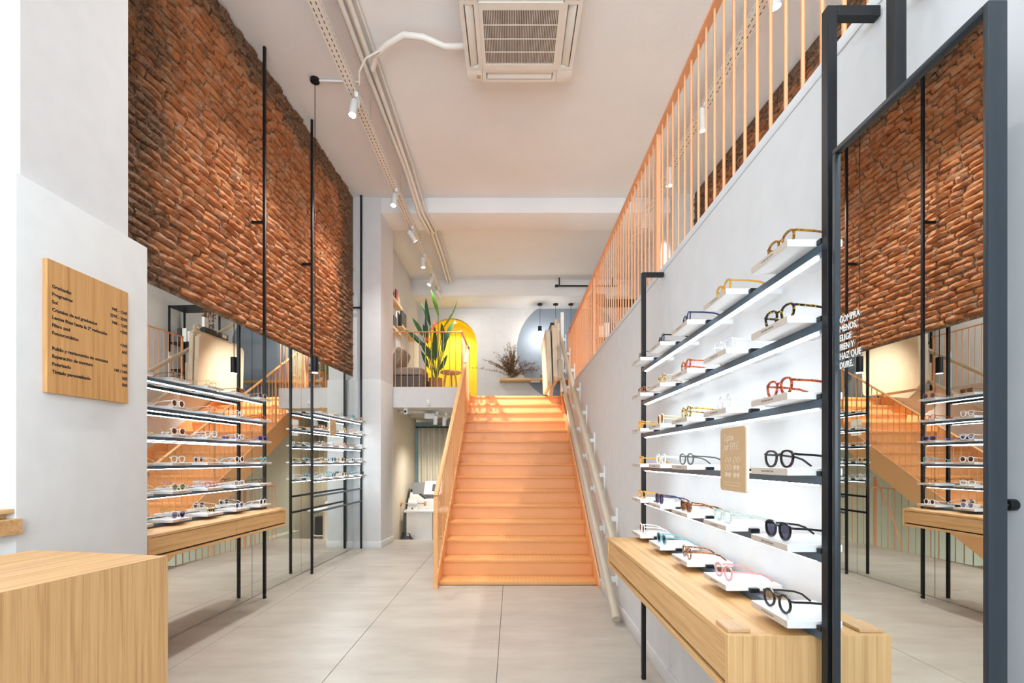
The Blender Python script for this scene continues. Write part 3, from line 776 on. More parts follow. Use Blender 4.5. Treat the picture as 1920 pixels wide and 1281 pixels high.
tray_me = {ln: MB().box(-ln/2, ln/2, -0.09, 0.09, 0.0, 0.018).mesh('slab', TRAYW, bevel=0.0008, seg=1) for ln in (0.185, 0.17)}
lab_me = {ln: MB().box(-ln/2+0.001, ln/2-0.001, 0.0902, 0.0912, 0.0006, 0.0174).mesh('label_strip', LABELM) for ln in (0.185, 0.17)}
def tray(base, s, z, ln, where, group):
    loc, rz = place(base, (s, 0.115), z, 0)
    t = thing('display_tray', f'white tray {where}', 'tray', loc, rz, group)
    link('slab', tray_me[ln], t); link('label_strip', lab_me[ln], t)
    return t
N5 = ['nearest', 'second', 'third', 'fourth', 'fifth']
def rack_items(base, TR, ln, rows, table, rackname, anchor, grp, flip):
    for r_, items in enumerate(table):
        for j, it in enumerate(items):
            if it is None: continue
            col = (4-j) if flip else j
            pos = ('next to' if j == 0 else N5[j]+' from')
            where = f'on {rackname}, {ORD_ROW[r_]} shelf, {pos} {anchor}'
            w2 = f'on {rackname}, {ORD_ROW[r_]} shelf, ' + ('next to ' if j == 0 else N5[j]+' from ') + anchor
            tray(base, TR[col], rows[r_], ln, w2, f'trays on {rackname}')
            if it != 'empty': glasses(base, TR[col], rows[r_], *it[:3], where, f'glasses on {rackname}', *(it[3:]))
E = 'empty'
RT = [
 [('amber','panto','clear'), ('honey','panto','clear'), ('navy','panto','clear'), ('black','round','clear'), ('dark','round','clear')],
 [('dark tortoiseshell','panto','clear'), ('clear','panto','clear'), ('red tortoiseshell','panto','clear'), ('pale tortoiseshell','round','clear'), ('brown tortoiseshell','square','clear')],
 [('red tortoiseshell','panto','clear'), ('clear','round','clear'), ('spotted yellow','round','clear'), ('cream','round','brown'), ('honey','panto','clear')],
 [('black','panto','clear'), None, ('grey','panto','clear'), ('white','round','clear'), ('honey','square','clear')],
 [('black','panto','grey'), ('mint green','square','clear'), ('brown tortoiseshell','square','brown'), ('navy','round','grey'), ('honey','square','clear')],
 [('black','round','clear'), ('pink','panto','clear'), ('brown tortoiseshell','panto','clear'), ('light blue','panto','grey'), ('white','round','brown')]]
rack_items(RK_R, TR_R, 0.185, ROWS, RT, 'right wall rack', 'standing mirror', 'r', False)
LT = [  # listed from the near pier outwards
 [('dark','aviator','brown'), ('dark','round','clear'), ('gold','round','clear'), ('brown tortoiseshell','square','brown'), ('silver','round','violet')],
 [('white','panto','clear'), ('white','round','brown'), ('peach','panto','clear'), ('clear','panto','clear'), ('red tortoiseshell','square','clear')],
 [('white','aviator','clear'), ('white','round','brown','honey'), ('white','panto','clear'), ('clear','panto','clear'), ('blue','square','grey')],
 [('white','aviator','brown'), ('white','panto','clear','honey'), E, ('white','round','brown'), ('light blue','panto','clear')],
 [('honey','round','clear'), ('cream','round','teal'), ('pink','panto','clear'), ('white','square','clear'), ('dark','round','clear')],
 [('mint green','square','clear'), ('clear','aviator','violet'), ('gold','round','clear'), ('white','aviator','violet'), ('white','round','grey')]]
rack_items(RK_L, TR_R, 0.185, ROWS, LT, 'near left rack', 'board pier', 'l', True)
rnd = random.Random(21); cl = ['white','clear','honey','brown tortoiseshell','black','pale tortoiseshell','pink','light blue','gold','silver','dark','cream','peach']
FT = [[(rnd.choice(cl), rnd.choice(('round','panto','square')), 'clear' if r_ < 3 else rnd.choice(('clear','grey','brown'))) for j in range(5)] for r_ in range(5)]
rack_items(RK_F, TR_F, 0.17, ROWS, FT, 'far left rack', 'pendant lamp', 'f', True)

# price signs that stand between the trays
def rounded(w_, h_, r, n=5):
    pts = []
    for cx, cz, a0 in ((w_/2-r, h_/2-r, 0), (-w_/2+r, h_/2-r, 90), (-w_/2+r, -h_/2+r, 180), (w_/2-r, -h_/2+r, 270)):
        for k in range(n+1):
            a = R(a0+90*k/n); pts.append((cx+r*math.cos(a), cz+r*math.sin(a)))
    return pts
def price_sign(base, s, z, lab):
    loc, rz = place(base, (s, 0.232), z, 0)
    t = thing('price_sign', lab, 'sign', loc, rz, 'tan offer signs on the racks')
    MB().yprism(rounded(0.165, 0.19, 0.012), -0.008, -0.0004).build('backing', SIGNEDGE, t)
    MB().yprism(rounded(0.165, 0.19, 0.012), -0.0004, 0.003).build('face', TAN, t)
    MB().box(-0.03, 0.03, -0.11, -0.008, -0.0405, -0.036).build('support', SIGNEDGE, t)
    rot = cols((-1,0,0), (0,0,1), (0,1,0))
    x0 = 0.056
    text('lettering', '2 gafas', 0.030, PALEINK, t, (x0, 0.0033, 0.056), rot, xs=0.78)
    text('lettering', 'por 179 €', 0.030, PALEINK, t, (x0, 0.0033, 0.028), rot, xs=0.78)
    for r_, kinds in enumerate(((0,0), (0,1), (1,1))):
        for c_, filled in enumerate(kinds):
            cx = 0.028 - c_*0.056; cz = -0.002 - r_*0.0225
            mb = MB()
            for sg in (-1, 1):
                ol = [(sg*0.0105+0.0085*math.cos(a)*(1+0.15*math.sin(a)), 0.0075*math.sin(a)) for a in [2*math.pi*k/16 for k in range(16)]]
                if filled: mb.yprism([(cx+x, cz+z_) for x, z_ in ol], 0.003, 0.0036)
                else: mb.tube([(cx+x, 0.0033, cz+z_) for x, z_ in ol+ol[:1]], 0.0007, 4)
            mb.tube([(cx-0.003, 0.0033, cz+0.003), (cx+0.003, 0.0033, cz+0.003)], 0.0008, 4)
            mb.build('glasses_icon', PALEINK, t)
    for k in range(2):
        mb = MB(); x = 0.056; rr = random.Random(k)
        while x > -0.048:
            l_ = rr.uniform(0.005, 0.014); mb.box(x-l_, x, 0.003, 0.0034, -0.070-0.009*k, -0.0685-0.009*k); x -= l_+0.003
        mb.build('small_print', PALEINK, t)
    return t
price_sign(RK_R, 1.463-1.19, 1.281, 'tan sign reading 2 gafas por 179 euros on the right rack')
price_sign(RK_F, 1.265, 1.66, 'small tan offer sign on the rack beside the far pier')

# oak wall desks under the racks
def wall_desk(base, s0, s1, label, joint):
    (ox, oy, oz), rz = base
    t = thing('wall_desk', label, 'desk', (ox, oy, 0), rz, 'oak drawer desks under the racks')
    y0, y1, z0, z1, e = 0.012, 0.344, 0.680, 0.835, 0.018
    MB().box(s0+e, s1-e, y0, y1, z1-e, z1).build('top', WOOD_X, t, bevel=0.0012, seg=1)
    MB().box(s0, s0+e, y0, y1, z0, z1).build('side_panel', WOOD_Z, t, bevel=0.001, seg=1)
    MB().box(s1-e, s1, y0, y1, z0, z1).build('side_panel', WOOD_Z, t, bevel=0.001, seg=1)
    MB().box(s0+e, s1-e, y0, y1-0.0, z0, z0+e).build('bottom', WOOD_X, t, bevel=0.001, seg=1)
    MB().box(s0+e, s1-e, y0, y1-0.03, z0+e, z1-e).build('carcass', DGREY, t)
    for a, b in ((s0+e, joint), (joint, s1-e)):
        MB().box(a+0.0025, b-0.0015, y1-0.029, y1-0.003, z0+e+0.012, z1-e-0.003).build('drawer_front', WOOD_X, t, bevel=0.001, seg=1)
    return t
wall_desk(RK_R, 0.053, 1.622, 'oak drawer desk under the right wall rack', 1.0)
wall_desk(RK_L, 0.033, 1.646, 'oak drawer desk against the left mirror', 0.78)
for base, s, y, lab in ((RK_R, 0.112, 0.306, 'small thin oak plaque lying on the right desk'), (RK_L, 0.10, 0.300, 'small thin oak plaque at the end of the left desk')):
    loc, rz = place(base, (s, y), 0.8353, 0)
    o = MB().box(-0.038, 0.038, -0.029, 0.029, 0, 0.009).build('wood_plaque', wood('plaque_oak', 0, (196,158,116), (214,178,138)), None, bevel=0.001, seg=1)
    o.location = loc; o.rotation_euler = (0,0,rz); tag(o, lab, 'plaque', 'oak plaques on the desks')

# ------------------------------------------------------------------ standing mirror on the right
mm = thing('framed_mirror', 'tall black framed mirror standing against the right wall', 'mirror', (0.77, 0.97, 0))
FX0, FX1, MD0, MD1, MZ = 0.746, 0.776, 0.7695, 1.146, 2.0
MB().box(FX0, FX1, MD0, MD0+0.010, 0.02, MZ).build('frame_side', FRAMEB, mm, bevel=0.0012, world=True)
MB().box(FX0, FX1, MD1-0.010, MD1, 0.02, MZ-0.012).build('frame_side', FRAMEB, mm, bevel=0.0012, world=True)
MB().box(FX0, FX1, MD0+0.010, MD1, MZ-0.012, MZ).build('frame_top', FRAMEB, mm, bevel=0.0012, world=True)
MB().box(FX0, FX1, MD0+0.010, MD1, 0.02, 0.032).build('frame_bottom', FRAMEB, mm, bevel=0.0012, world=True)
MB().box(0.753, 0.758, MD0+0.010, MD1-0.010, 0.032, MZ-0.012).build('glass', MIRROR, mm, smooth=False, world=True)
MB().box(0.7585, 0.772, MD0+0.010, MD1-0.010, 0.032, MZ-0.012).build('backing', DGREY, mm, smooth=False, world=True)
for k, wd in enumerate(('COMPRA', 'MENOS,', 'ELIGE', 'BIEN Y', 'HAZ QUE', 'DURE.')):
    text('lettering', wd, 0.0205, WHITEINK, mm, Vector((0.7515, 1.128, 1.592-0.0209*k)) - mm.location, FACE_NX, off=0.0004, xs=0.78)
sp = thing('mirror_bracket_post', 'black steel bracket post behind the standing mirror', 'post', (0.81, 1.03, 0))
MB().box(0.8005, 0.8255, 1.028, 1.053, 0.0, 2.30).build('post', BLACK, sp, bevel=0.0015, world=True)
MB().box(0.8255, XR, 1.029, 1.052, 2.275, 2.30).build('arm', BLACK, sp, world=True)
wb = thing('wall_bumper', 'black round wall bumper with chrome screw right of the mirror', 'bumper', (0.888, 0.868, 1.20))
MB().tube([(0.888, 0.868, 1.20), (0.872, 0.868, 1.20)], 0.0105, 16).build('body', BLACK, wb, bevel=0.0015, world=True)
MB().tube([(0.872, 0.868, 1.20), (0.870, 0.868, 1.20)], 0.0045, 12).build('screw', CHROME, wb, world=True)

# ------------------------------------------------------------------ price board on the near pier
pb = thing('price_board', 'square oak price list board on the white pier', 'sign', (-1.98, 2.29, 1.565))
MB().box(-1.979, -1.958, 2.072, 2.51, 1.565, 2.131).build('board', WOODB_Z, pb, bevel=0.001, seg=1, world=True)
rows_ = [('Graduadas','94€ - 124€'), ('Progresivas','229€ - 259€'), ('Sol','94€ - 124€'), ('Cristales de sol graduados','+20€'), ('Lentes finas hasta la 2ª reducción',''),
         ('Filtro azul','+34€'), ('Fotocromático','60€'), None, ('Pulido y restauración de montura','24€'), ('Reparación de montura','14€ / 34€'), ('Polarizado','50€'), ('Tintado personalizado','50€')]
for k, r_ in enumerate(rows_):
    if not r_: continue
    z = 2.131-0.118-0.0331*k
    text('lettering', r_[0], 0.0205, INK, pb, Vector((-1.9577, 2.093, z))-pb.location, FACE_PX, off=0.0006, xs=1.04)
    if r_[1]: text('lettering', r_[1], 0.0205, INK, pb, Vector((-1.9577, 2.503, z))-pb.location, FACE_PX, align='RIGHT', off=0.0006, xs=1.0)

# ------------------------------------------------------------------ reception desk and ledge at the left
KS = 0.33/0.28
A_ = Vector((-1.0*KS, 1.43*KS, 0)); ang = math.atan2(-0.4, -0.076)
ds = thing('reception_desk', 'oak veneered block counter at the lower left', 'counter', A_, ang)
# local x runs from the far right corner towards the viewer, local y to the right of that (negative = into the desk)
mbd = MB().box(0, 1.25, -0.57, 0, 0, 0.9494)
mbd.build('body', WOOD_Z, ds, bevel=0.0015, seg=1)
MB().box(0.001, 1.249, -0.569, -0.001, 0.9495, 0.9502).build('top', WOOD_X, ds)
lg = thing('wall_ledge', 'oak ledge with a thin oak board on it at the left edge', 'shelf', (-2.10, 1.86, 0.98))
MB().box(-2.35, -1.952, 1.80, 1.962, 0.985, 1.045).build('ledge', WOOD_X, lg, bevel=0.001, seg=1, world=True)
MB().box(-2.35, -1.985, 1.84, 1.962, 1.066, 1.084).build('board', PINE_Y, lg, bevel=0.001, seg=1, world=True)
MB().box(-2.34, -2.02, 1.93, 1.962, 1.0455, 1.0655).build('spacer', PINE_Y, lg, world=True)

# ------------------------------------------------------------------ ceiling services
ct = MB()
def cable_tray(label, x, y0, y1, z, wd=0.085):
    t = thing('cable_tray', label, 'cable tray', (x, (y0+y1)/2, z))
    hl = (y1-y0)/2; h = wd/2
    mb = MB().box(-h, h, -hl, hl, 0, 0.003); mb.box(-h, -h+0.003, -hl, hl, 0.003, 0.06); mb.box(h-0.003, h, -hl, hl, 0.003, 0.06)
    mb.build('channel', PERF, t)
    k = -hl+0.6
    while k < hl:
        MB().tube([(h-0.01, k, 0.05), (h-0.01, k, ZC-z)], 0.003, 6).build('hanger_rod', CHROME, t); k += 1.4
    return t
cable_tray('perforated white cable tray running along the left ceiling', -1.53, YF+0.2, 10.35, 4.80)
cable_tray('perforated white cable tray above the right mezzanine', 1.97, 2.2, 8.2, 4.85)
SPOT_ME = None
def track_spot(label, loc, aim, power, col=(1.0, 0.97, 0.93), size=115, mount=0.0, body_dir=None, group='white track spotlights', L_=0.17, r=0.036, bulb=BULB):
    t = thing('track_spotlight', label, 'spotlight', loc, 0, group)
    a = (Vector(aim)-Vector(loc)).normalized()
    q = Vector((0,0,-1)).rotation_difference(a).to_euler()
    MB().box(-0.018, 0.018, -0.05, 0.05, -0.045, 0.0).build('adapter', WHITE_PL, t, bevel=0.003)
    MB().tube([(0.0,0.02,-0.02), (0.0,0.02,-0.11)], 0.012, 8).build('stem', WHITE_PL, t)
    hd = MB().lathe([(r*0.9,0.05), (r,0.045), (r,-L_+0.05), (r*0.92,-L_+0.05), (r*0.9,-L_+0.062)], 20).build('head', WHITE_PL, t, loc=(-0.03, -0.02, -0.11))
    hd.rotation_euler = q
    bl = MB().lathe([(r*0.88, 0.0), (r*0.88, 0.002)], 20).build('lamp', bulb, hd, loc=(0,0,-L_+0.058))
    if power:
        l = bpy.data.lights.new('spot_light', 'SPOT'); l.energy = power*SPOT_K; l.color = col; l.spot_size = R(size); l.spot_blend = 1.0; l.shadow_soft_size = 0.022
        lo = bpy.data.objects.new('spot_light', l); COL.objects.link(lo); lo.parent = t
        lo.location = Vector((-0.03, -0.02, -0.11)) + a*(L_-0.03); lo.rotation_euler = q
    return t
TS = [((-1.49, 4.75, 4.80), (-1.75, 3.6, 0), 420, 125), ((-1.50, 6.42, 4.80), (-1.8, 5.3, 0), 420, 125), ((-1.50, 7.45, 4.80), (0.22, 8.62, 2.38), 3000, 46), ((-1.50, 8.45, 4.80), (-1.3, 8.3, 2.4), 150, 110),
      ((-1.50, 9.35, 4.80), (-2.0, 8.9, 3.4), 110, 90), ((-1.50, 10.05, 4.80), (-0.3, 11.4, 3.2), 140, 120)]
wh = ['nearest the viewer, above the pendant lamp', 'just in front of the concrete beam', 'behind the beam, aimed at the stairs', 'above the potted plant', 'next to the picture ledges', 'in front of the yellow niche']
for (p_, a_, e_, z_), w_ in zip(TS, wh): track_spot('white spotlight on the left cable tray '+w_, p_, a_, e_, size=z_)
# unseen lamps added above and behind the viewer, to fill the shop with light
for k, y in enumerate((2.9, 1.2, -0.6, -2.4)):
    track_spot('added fill spotlight on the cable tray over the shop entrance, '+('nearest the brick wall', 'second from the brick wall', 'third from the brick wall', 'nearest the shopfront')[k], (-1.50, y, 4.80), (-0.9, y+0.5, 0), (120, 110, 90, 70)[k], size=125)
MS = [((1.93, 3.6, 4.85), (2.4, 4.0, 2.4), 420, 'nearest the viewer'), ((1.93, 4.95, 4.85), (2.3, 5.5, 2.4), 420, 'second from the viewer'), ((1.93, 5.95, 4.85), (2.0, 6.2, 2.4), 420, 'third from the viewer'), ((1.93, 7.0, 4.85), (2.2, 9.0, 2.8), 300, 'farthest, shining brightly behind the balusters')]
for p_, a_, e_, w_ in MS: track_spot('white spotlight on the mezzanine cable tray '+w_, p_, a_, e_, L_=0.2, r=0.045)

def run_tube(name, label, cat, pts, r, mat=OFFW, n=10):
    o = MB().tube(pts, r, n).build(name, mat, None); tag(o, label, cat, 'white ceiling conduits'); return o
run_tube('ceiling_conduit', 'thick white conduit along the ceiling, left one of the bundle', 'conduit', [(-1.405,3.0,5.03), (-1.405,4.6,5.03), (-1.39,5.6,5.03), (-1.37,6.3,5.0), (-1.36,6.95,4.90), (-1.345,7.1,4.84), (-1.30,7.72,4.84), (-1.31,7.9,4.98), (-1.32,9.0,5.0), (-1.35,10.3,5.0)], 0.026)
run_tube('ceiling_conduit', 'thick white conduit along the ceiling, right one of the bundle', 'conduit', [(-1.335,3.0,5.035), (-1.335,4.9,5.035), (-1.33,6.2,5.01), (-1.31,6.95,4.90), (-1.29,7.1,4.84), (-1.24,7.72,4.84), (-1.25,7.9,4.98), (-1.26,9.0,5.0), (-1.29,10.3,5.0)], 0.024)
run_tube('ceiling_conduit', 'thin white cable beside the conduit bundle on the ceiling', 'conduit', [(-1.28,3.0,5.06), (-1.275,5.0,5.06), (-1.27,6.2,5.04), (-1.26,6.95,4.93), (-1.235,7.1,4.85), (-1.19,7.72,4.85), (-1.2,7.9,5.0), (-1.22,10.3,5.02)], 0.012)
run_tube('air_conditioner_hose', 'white curved hose joining the ceiling air conditioner to the conduits', 'hose', [(-0.43,4.40,4.98), (-0.60,4.38,4.96), (-0.78,4.33,5.00), (-0.95,4.33,5.02), (-1.12,4.42,5.01), (-1.25,4.52,5.0), (-1.32,4.66,4.98)], 0.027)
run_tube('ceiling_cable', 'two thin white cables arching from hose to cable tray', 'cable', [(-1.20,4.45,4.98), (-1.33,4.48,4.94), (-1.42,4.58,4.90), (-1.46,4.70,4.86)], 0.008)

# air conditioner cassette
ac = thing('ceiling_air_conditioner', 'white four way cassette air conditioner on the ceiling', 'air conditioner', (0.07, 4.2, 4.88))
HW = 0.49
fmb = MB(); gh = 0.335
ZB = 0.0
# ring of the body with openings for louvres
fmb.box(-HW, HW, -HW, HW, 0.05, ZC-4.88)
fmb.box(-gh, gh, -gh, gh, 0.012, 0.05)
fmb.build('body', OFFW, ac, bevel=0.01)
for k in range(4):
    rot = Matrix.Rotation(k*math.pi/2, 4, 'Z')
    mb = MB()
    for (x0,x1,y0,y1) in ((-0.345,0.345,-0.49,-0.455), (-0.345,0.345,-0.375,-0.336), (-0.345,-0.31,-0.455,-0.375), (0.31,0.345,-0.455,-0.375)): mb.box(x0, x1, y0, y1, 0.0, 0.049)
    mb.v = [tuple(rot @ Vector(v)) for v in mb.v]
    mb.build('outer_frame', OFFW, ac)
    mb = MB().box(0.3465, 0.49, -0.49, -0.3465, 0.0, 0.049); mb.v = [tuple(rot @ Vector(v)) for v in mb.v]
    mb.build('corner_cover', OFFW, ac, bevel=0.004)
    lv = MB().obox(rot @ Matrix.Translation((0, -0.415, 0.014)) @ Matrix.Rotation(R(22), 4, 'X'), 0.302, 0.033, 0.005)
    lv.build('louvre', OFFW, ac, bevel=0.002)
gp = MB()
for x0,x1,y0,y1 in ((-gh,gh,-gh,-0.27), (-gh,gh,0.27,gh), (-gh,-0.305,-0.27,0.27), (0.305,gh,-0.27,0.27)): gp.box(x0,x1,y0,y1,-0.008,0.0115)
grl = gp.build('grille_frame', OFFW, ac)
GRILLEBACK = plain('grille_filter', srgb(150, 132, 116), 0.9, noise=0.1, scale=60)
MB().box(-0.305, 0.305, -0.27, 0.27, 0.008, 0.0115).build('filter', GRILLEBACK, ac)
slat = MB().box(-0.0022, 0.0022, -0.27, 0.27, -0.006, 0.0078).mesh('slat', OFFW)
for k in range(43): link('slat', slat, ac, (-0.294+0.014*k, 0, 0))
for k in range(3): MB().box(-0.305, 0.305, -0.135+0.135*k-0.005, -0.135+0.135*k+0.005, -0.008, -0.006).build('crossbar', OFFW, ac)
MB().box(-0.40, -0.365, 0.405+0.0, 0.445, -0.003, 0.0).build('sticker', TAN, ac)

# pendant by the left mirrors
pd = thing('pendant_lamp', 'slim black cylinder pendant hanging in front of the left mirror', 'lamp', (-1.972, 4.92, 2.15))
MB().lathe([(0.030,0.0), (0.031,0.002), (0.031,0.16), (0.012,0.165)], 20).build('shade', BLACK, pd)
MB().lathe([(0.028,-0.004), (0.028,-0.0005)], 20).build('lamp', BULBC, pd)
MB().tube([(0,0,0.165), (0,0,ZC-2.15-0.03)], 0.0035, 6).build('cord', BLACK, pd)
MB().lathe([(0.045,0.0), (0.045,0.03), (0.03,0.03)], 18).build('canopy', BLACK, pd, loc=(0,0,ZC-2.15-0.03))
MB().tube([(0.03,0,ZC-2.15-0.015), (0.45,0.02,ZC-2.15-0.015)], 0.01, 8).build('ceiling_duct', WHITE_PL, pd)
l = bpy.data.lights.new('pendant_light', 'SPOT'); l.energy = 14; l.spot_size = R(110); l.spot_blend = 0.5; l.color = (1,0.94,0.85); l.shadow_soft_size = 0.025
lo = bpy.data.objects.new('pendant_light', l); COL.objects.link(lo); lo.parent = pd; lo.location = (0,0,-0.02)

# ------------------------------------------------------------------ upstairs
for k, x in enumerate((0.62, 0.97, 1.31)):
    zl = (4.13, 4.05, 4.10)[k]
    t = thing('pendant_lamp', ['lit black pendant nearest the dried bouquet on the blue circle', 'middle black pendant above the stair lift', 'black pendant farthest right beside the balusters'][k], 'lamp', (x, 10.95, zl), 0, 'black pendants upstairs')
    MB().lathe([(0.040,0.0), (0.042,0.002), (0.042,0.12), (0.012,0.125)], 18).build('shade', BLACK, t)
    MB().lathe([(0.006,-0.042), (0.022,-0.036), (0.032,-0.018), (0.034,-0.0005)], 18).build('lamp', BULBC if k == 0 else WHITE_PL, t)
    MB().tube([(0,0,0.125), (0,0,4.75-zl-0.03)], 0.004, 6).build('cord', BLACK, t)
    MB().lathe([(0.055,0.0), (0.055,0.03), (0.04,0.03)], 18).build('canopy', BLACK, t, loc=(0,0,4.75-zl-0.03))
    if k: continue
    l = bpy.data.lights.new('pendant_light', 'POINT'); l.energy = 16; l.color = (1,0.95,0.88); l.shadow_soft_size = 0.035
    lo = bpy.data.objects.new('pendant_light', l); COL.objects.link(lo); lo.parent = t; lo.location = (0,0,-0.085)
ws = thing('wall_shelf', 'long oak shelf on the back wall under the dried bouquet', 'shelf', (0.6, 11.1, 3.04))
MB().box(-0.28, 2.0, 10.92, 11.295, 3.04, 3.095).build('board', WOOD_X, ws, bevel=0.002, world=True)
MB().box(0.42, 0.62, 10.96, 11.1, 3.015, 3.0395).build('outlet_box', WHITE_PL, ws, world=True)
# dried bouquet
bq = thing('dried_bouquet', 'dried brown branches in a glass jar on the oak shelf', 'bouquet', (0.0, 11.08, 3.096))
GLASSJ = lens_mat('jar_glass', (0.80, 0.82, 0.80), 1.0)
MB().lathe([(0.075,0.0), (0.09,0.02), (0.095,0.12), (0.08,0.19), (0.085,0.2)], 18).build('jar', GLASSJ, bq)
rnd = random.Random(5)
for k in range(48):
    a = rnd.uniform(0, 2*math.pi); lean = rnd.uniform(0.15, 1.3); ln = rnd.uniform(0.35, 0.72)
    dx, dy = math.cos(a)*math.sin(lean)*1.35, math.sin(a)*math.sin(lean)*0.25; dz = math.cos(lean)
    pts = []; mb = MB()
    for q in range(7):
        t_ = q/6; pts.append((dx*ln*t_*(0.35+0.65*t_), dy*ln*t_, 0.02+ln*t_*dz*(1.05-0.35*t_*abs(dx))+0.1*t_))
    mb.tube(pts, 0.005, 4, r1=0.002)
    for q in range(48):
        t_ = rnd.uniform(0.25, 1.0); i = min(5, int(t_*6)); p = Vector(pts[i]).lerp(Vector(pts[i+1]), t_*6-i)
        m = Matrix.Translation(p + Vector((rnd.uniform(-0.03,0.03), rnd.uniform(-0.03,0.03), rnd.uniform(-0.03,0.03)))) @ Euler((rnd.uniform(0,3), rnd.uniform(0,3), rnd.uniform(0,3))).to_matrix().to_4x4()
        s_ = rnd.uniform(0.6, 1.4)
        mb.add([m @ Vector(v) for v in ((-0.022*s_,0,0), (0,0.008*s_,0.002), (0.022*s_,0,0), (0,-0.008*s_,0.002))], [(0,1,2,3)])
    mb.build('branch', DRY, bq)
b2 = thing('paper_roll', 'white round item on the far oak shelf beside the stair lift', 'box', (0.72, 11.1, 3.096))
MB().box(-0.08, 0.14, -0.08, 0.08, 0, 0.10).build('box', GREYPL, b2, bevel=0.004); MB().lathe([(0.06,0), (0.08,0.01), (0.085,0.035), (0.07,0.04)], 18).build('lid', WHITE_PL, b2, loc=(0.03,0,0.101))
# black ceiling rail
cr_ = thing('ceiling_rail', 'black horizontal rail hung under the rear beam', 'rail', (1.6, 10.3, 4.9))
MB().box(0.92, 2.2, 10.28, 10.31, 4.905, 4.93).build('rail', BLACK, cr_, world=True)
for x in (0.99, 2.1): MB().box(x-0.012, x+0.012, 10.285, 10.305, 4.93, ZC).build('hanger', BLACK, cr_, world=True)
MB().box(0.90, 0.96, 10.275, 10.315, 4.895, 4.94).build('end_cap', BLACK, cr_, world=True)
# plant
pl = thing('potted_plant', 'tall bird of paradise plant in a wicker pot behind the lounge railing', 'plant', (-1.31, 8.42, ZM))
MB().lathe([(0.085,0.0), (0.105,0.03), (0.12,0.14), (0.115,0.25), (0.105,0.25), (0.10,0.22)], 20).build('pot', WICKER, pl)
def leaf(tip, base, wd, mat, dy, fold=0.35, yaw=0.0):
    sc = 8.42/922
    to = lambda x, y, o: Vector(((x-960)*sc+1.31, o, 1.28+(862-y)*sc-ZM))
    B, T = to(*base, dy), to(*tip, dy*1.5)
    ax = (T-B); ln = ax.length; ax.normalize()
    sd = ax.cross(Vector((math.sin(yaw), -math.cos(yaw), 0))).normalized(); nr = sd.cross(ax).normalized()
    mb = MB(); n = 10
    for i in range(n+1):
        t_ = i/n; w_ = wd*0.72*(math.sin(math.pi*min(1, t_*0.94+0.06))**0.75)*(1-0.35*t_)
        c = B + ax*ln*t_ + nr*0.10*ln*math.sin(math.pi*t_)*0.6
        for s_ in (-1, -0.5, 0, 0.5, 1): mb.v.append(tuple(c + sd*s_*w_ + nr*abs(s_)*w_*fold))
    for i in range(n):
        for q in range(4): mb.f.append((i*5+q, i*5+q+1, (i+1)*5+q+1, (i+1)*5+q))
    lf_ = mb.build('leaf', mat, pl)
    root = Vector((random.uniform(-0.05,0.05), random.uniform(-0.04,0.04), 0.22))
    MB().tube([root, root.lerp(B, 0.5)+Vector((0,0,0.06)), B, B+ax*ln*0.5+nr*0.03*ln], 0.010, 6, r1=0.004).build('stalk', STEM, pl)
LV = [((806,539),(821,590),0.055,LEAF2,0.05,0.2), ((786,562),(802,604),0.050,LEAF,0.12,0.5), ((800,561),(808,612),0.060,LEAF,-0.05,-0.4), ((771,595),(792,630),0.065,LEAF,0.0,0.6),
      ((789,601),(799,640),0.060,LEAF,0.15,0.2), ((858,562),(830,616),0.035,LEAF2,0.0,1.2), ((856,604),(836,646),0.075,LEAF,-0.1,-0.3), ((825,600),(829,640),0.065,LEAF,0.1,0.4),
      ((763,623),(796,652),0.070,LEAF,-0.12,0.5), ((789,640),(811,676),0.085,LEAF,-0.05,0.2), ((788,656),(802,688),0.060,LEAF,0.05,0.3), ((819,618),(819,680),0.070,LEAF,-0.15,0.1),
      ((837,618),(830,660),0.080,LEAF,0.05,-0.2), ((841,668),(826,696),0.055,LEAF,-0.1,0.4), ((813,630),(809,664),0.080,LEAF,0.12,0.0), ((800,598),(803,645),0.05,LEAF,-0.1,0.3)]
for tip, base, wd, mt, dy, yw in LV: leaf(tip, base, wd, mt, dy, yaw=yw)
FLOW = plain('orange_petal', srgb(236, 110, 40), 0.5, noise=0.1, scale=40)
for (px, py) in ((815,613), (812,621), (801,642)):
    mb = MB(); sc = 8.42/922; c = Vector(((px-960)*sc+1.31, -0.16, 1.28+(862-py)*sc-ZM))
    for k in range(5):
        a = -0.6+k*0.5; mb.tube([c, c+Vector((0.09*math.cos(a), 0.02*k-0.04, 0.08*math.sin(a)))], 0.014, 6, r1=0.002)
    mb.build('flower', FLOW, pl)
# lounge chair
ch = thing('lounge_chair', 'low grey lounge chair with loose cushions by the lounge wall', 'armchair', (-1.75, 8.35, ZM))
MB().xprism([(-0.30,0.0), (0.42,0.0), (0.42,0.24), (-0.30,0.24)], -0.34, 0.30).build('base', FABRICD, ch, bevel=0.03, seg=3)
def cushion(name, m, hx, hy, hz, mat):
    bm = bmesh.new(); bmesh.ops.create_cube(bm, size=2.0); bmesh.ops.subdivide_edges(bm, edges=bm.edges, cuts=5, use_grid_fill=True)
    for v in bm.verts:
        x, y, z = v.co; s_ = 1-0.10*(abs(x)**6+abs(y)**6)*0.5; f = 0.72+0.28*(1-x*x)**0.5*(1-y*y)**0.5 if abs(x) < 1 and abs(y) < 1 else 0.72
        v.co = m @ Vector((x*hx*s_, y*hy*s_, z*hz*f))
    me = bpy.data.meshes.new(name); bm.to_mesh(me); bm.free(); me.polygons.foreach_set('use_smooth', [True]*len(me.polygons)); me.materials.append(mat)
    md = link(name, me, ch); sub = md.modifiers.new('soft', 'SUBSURF'); sub.levels = 1; sub.render_levels = 1
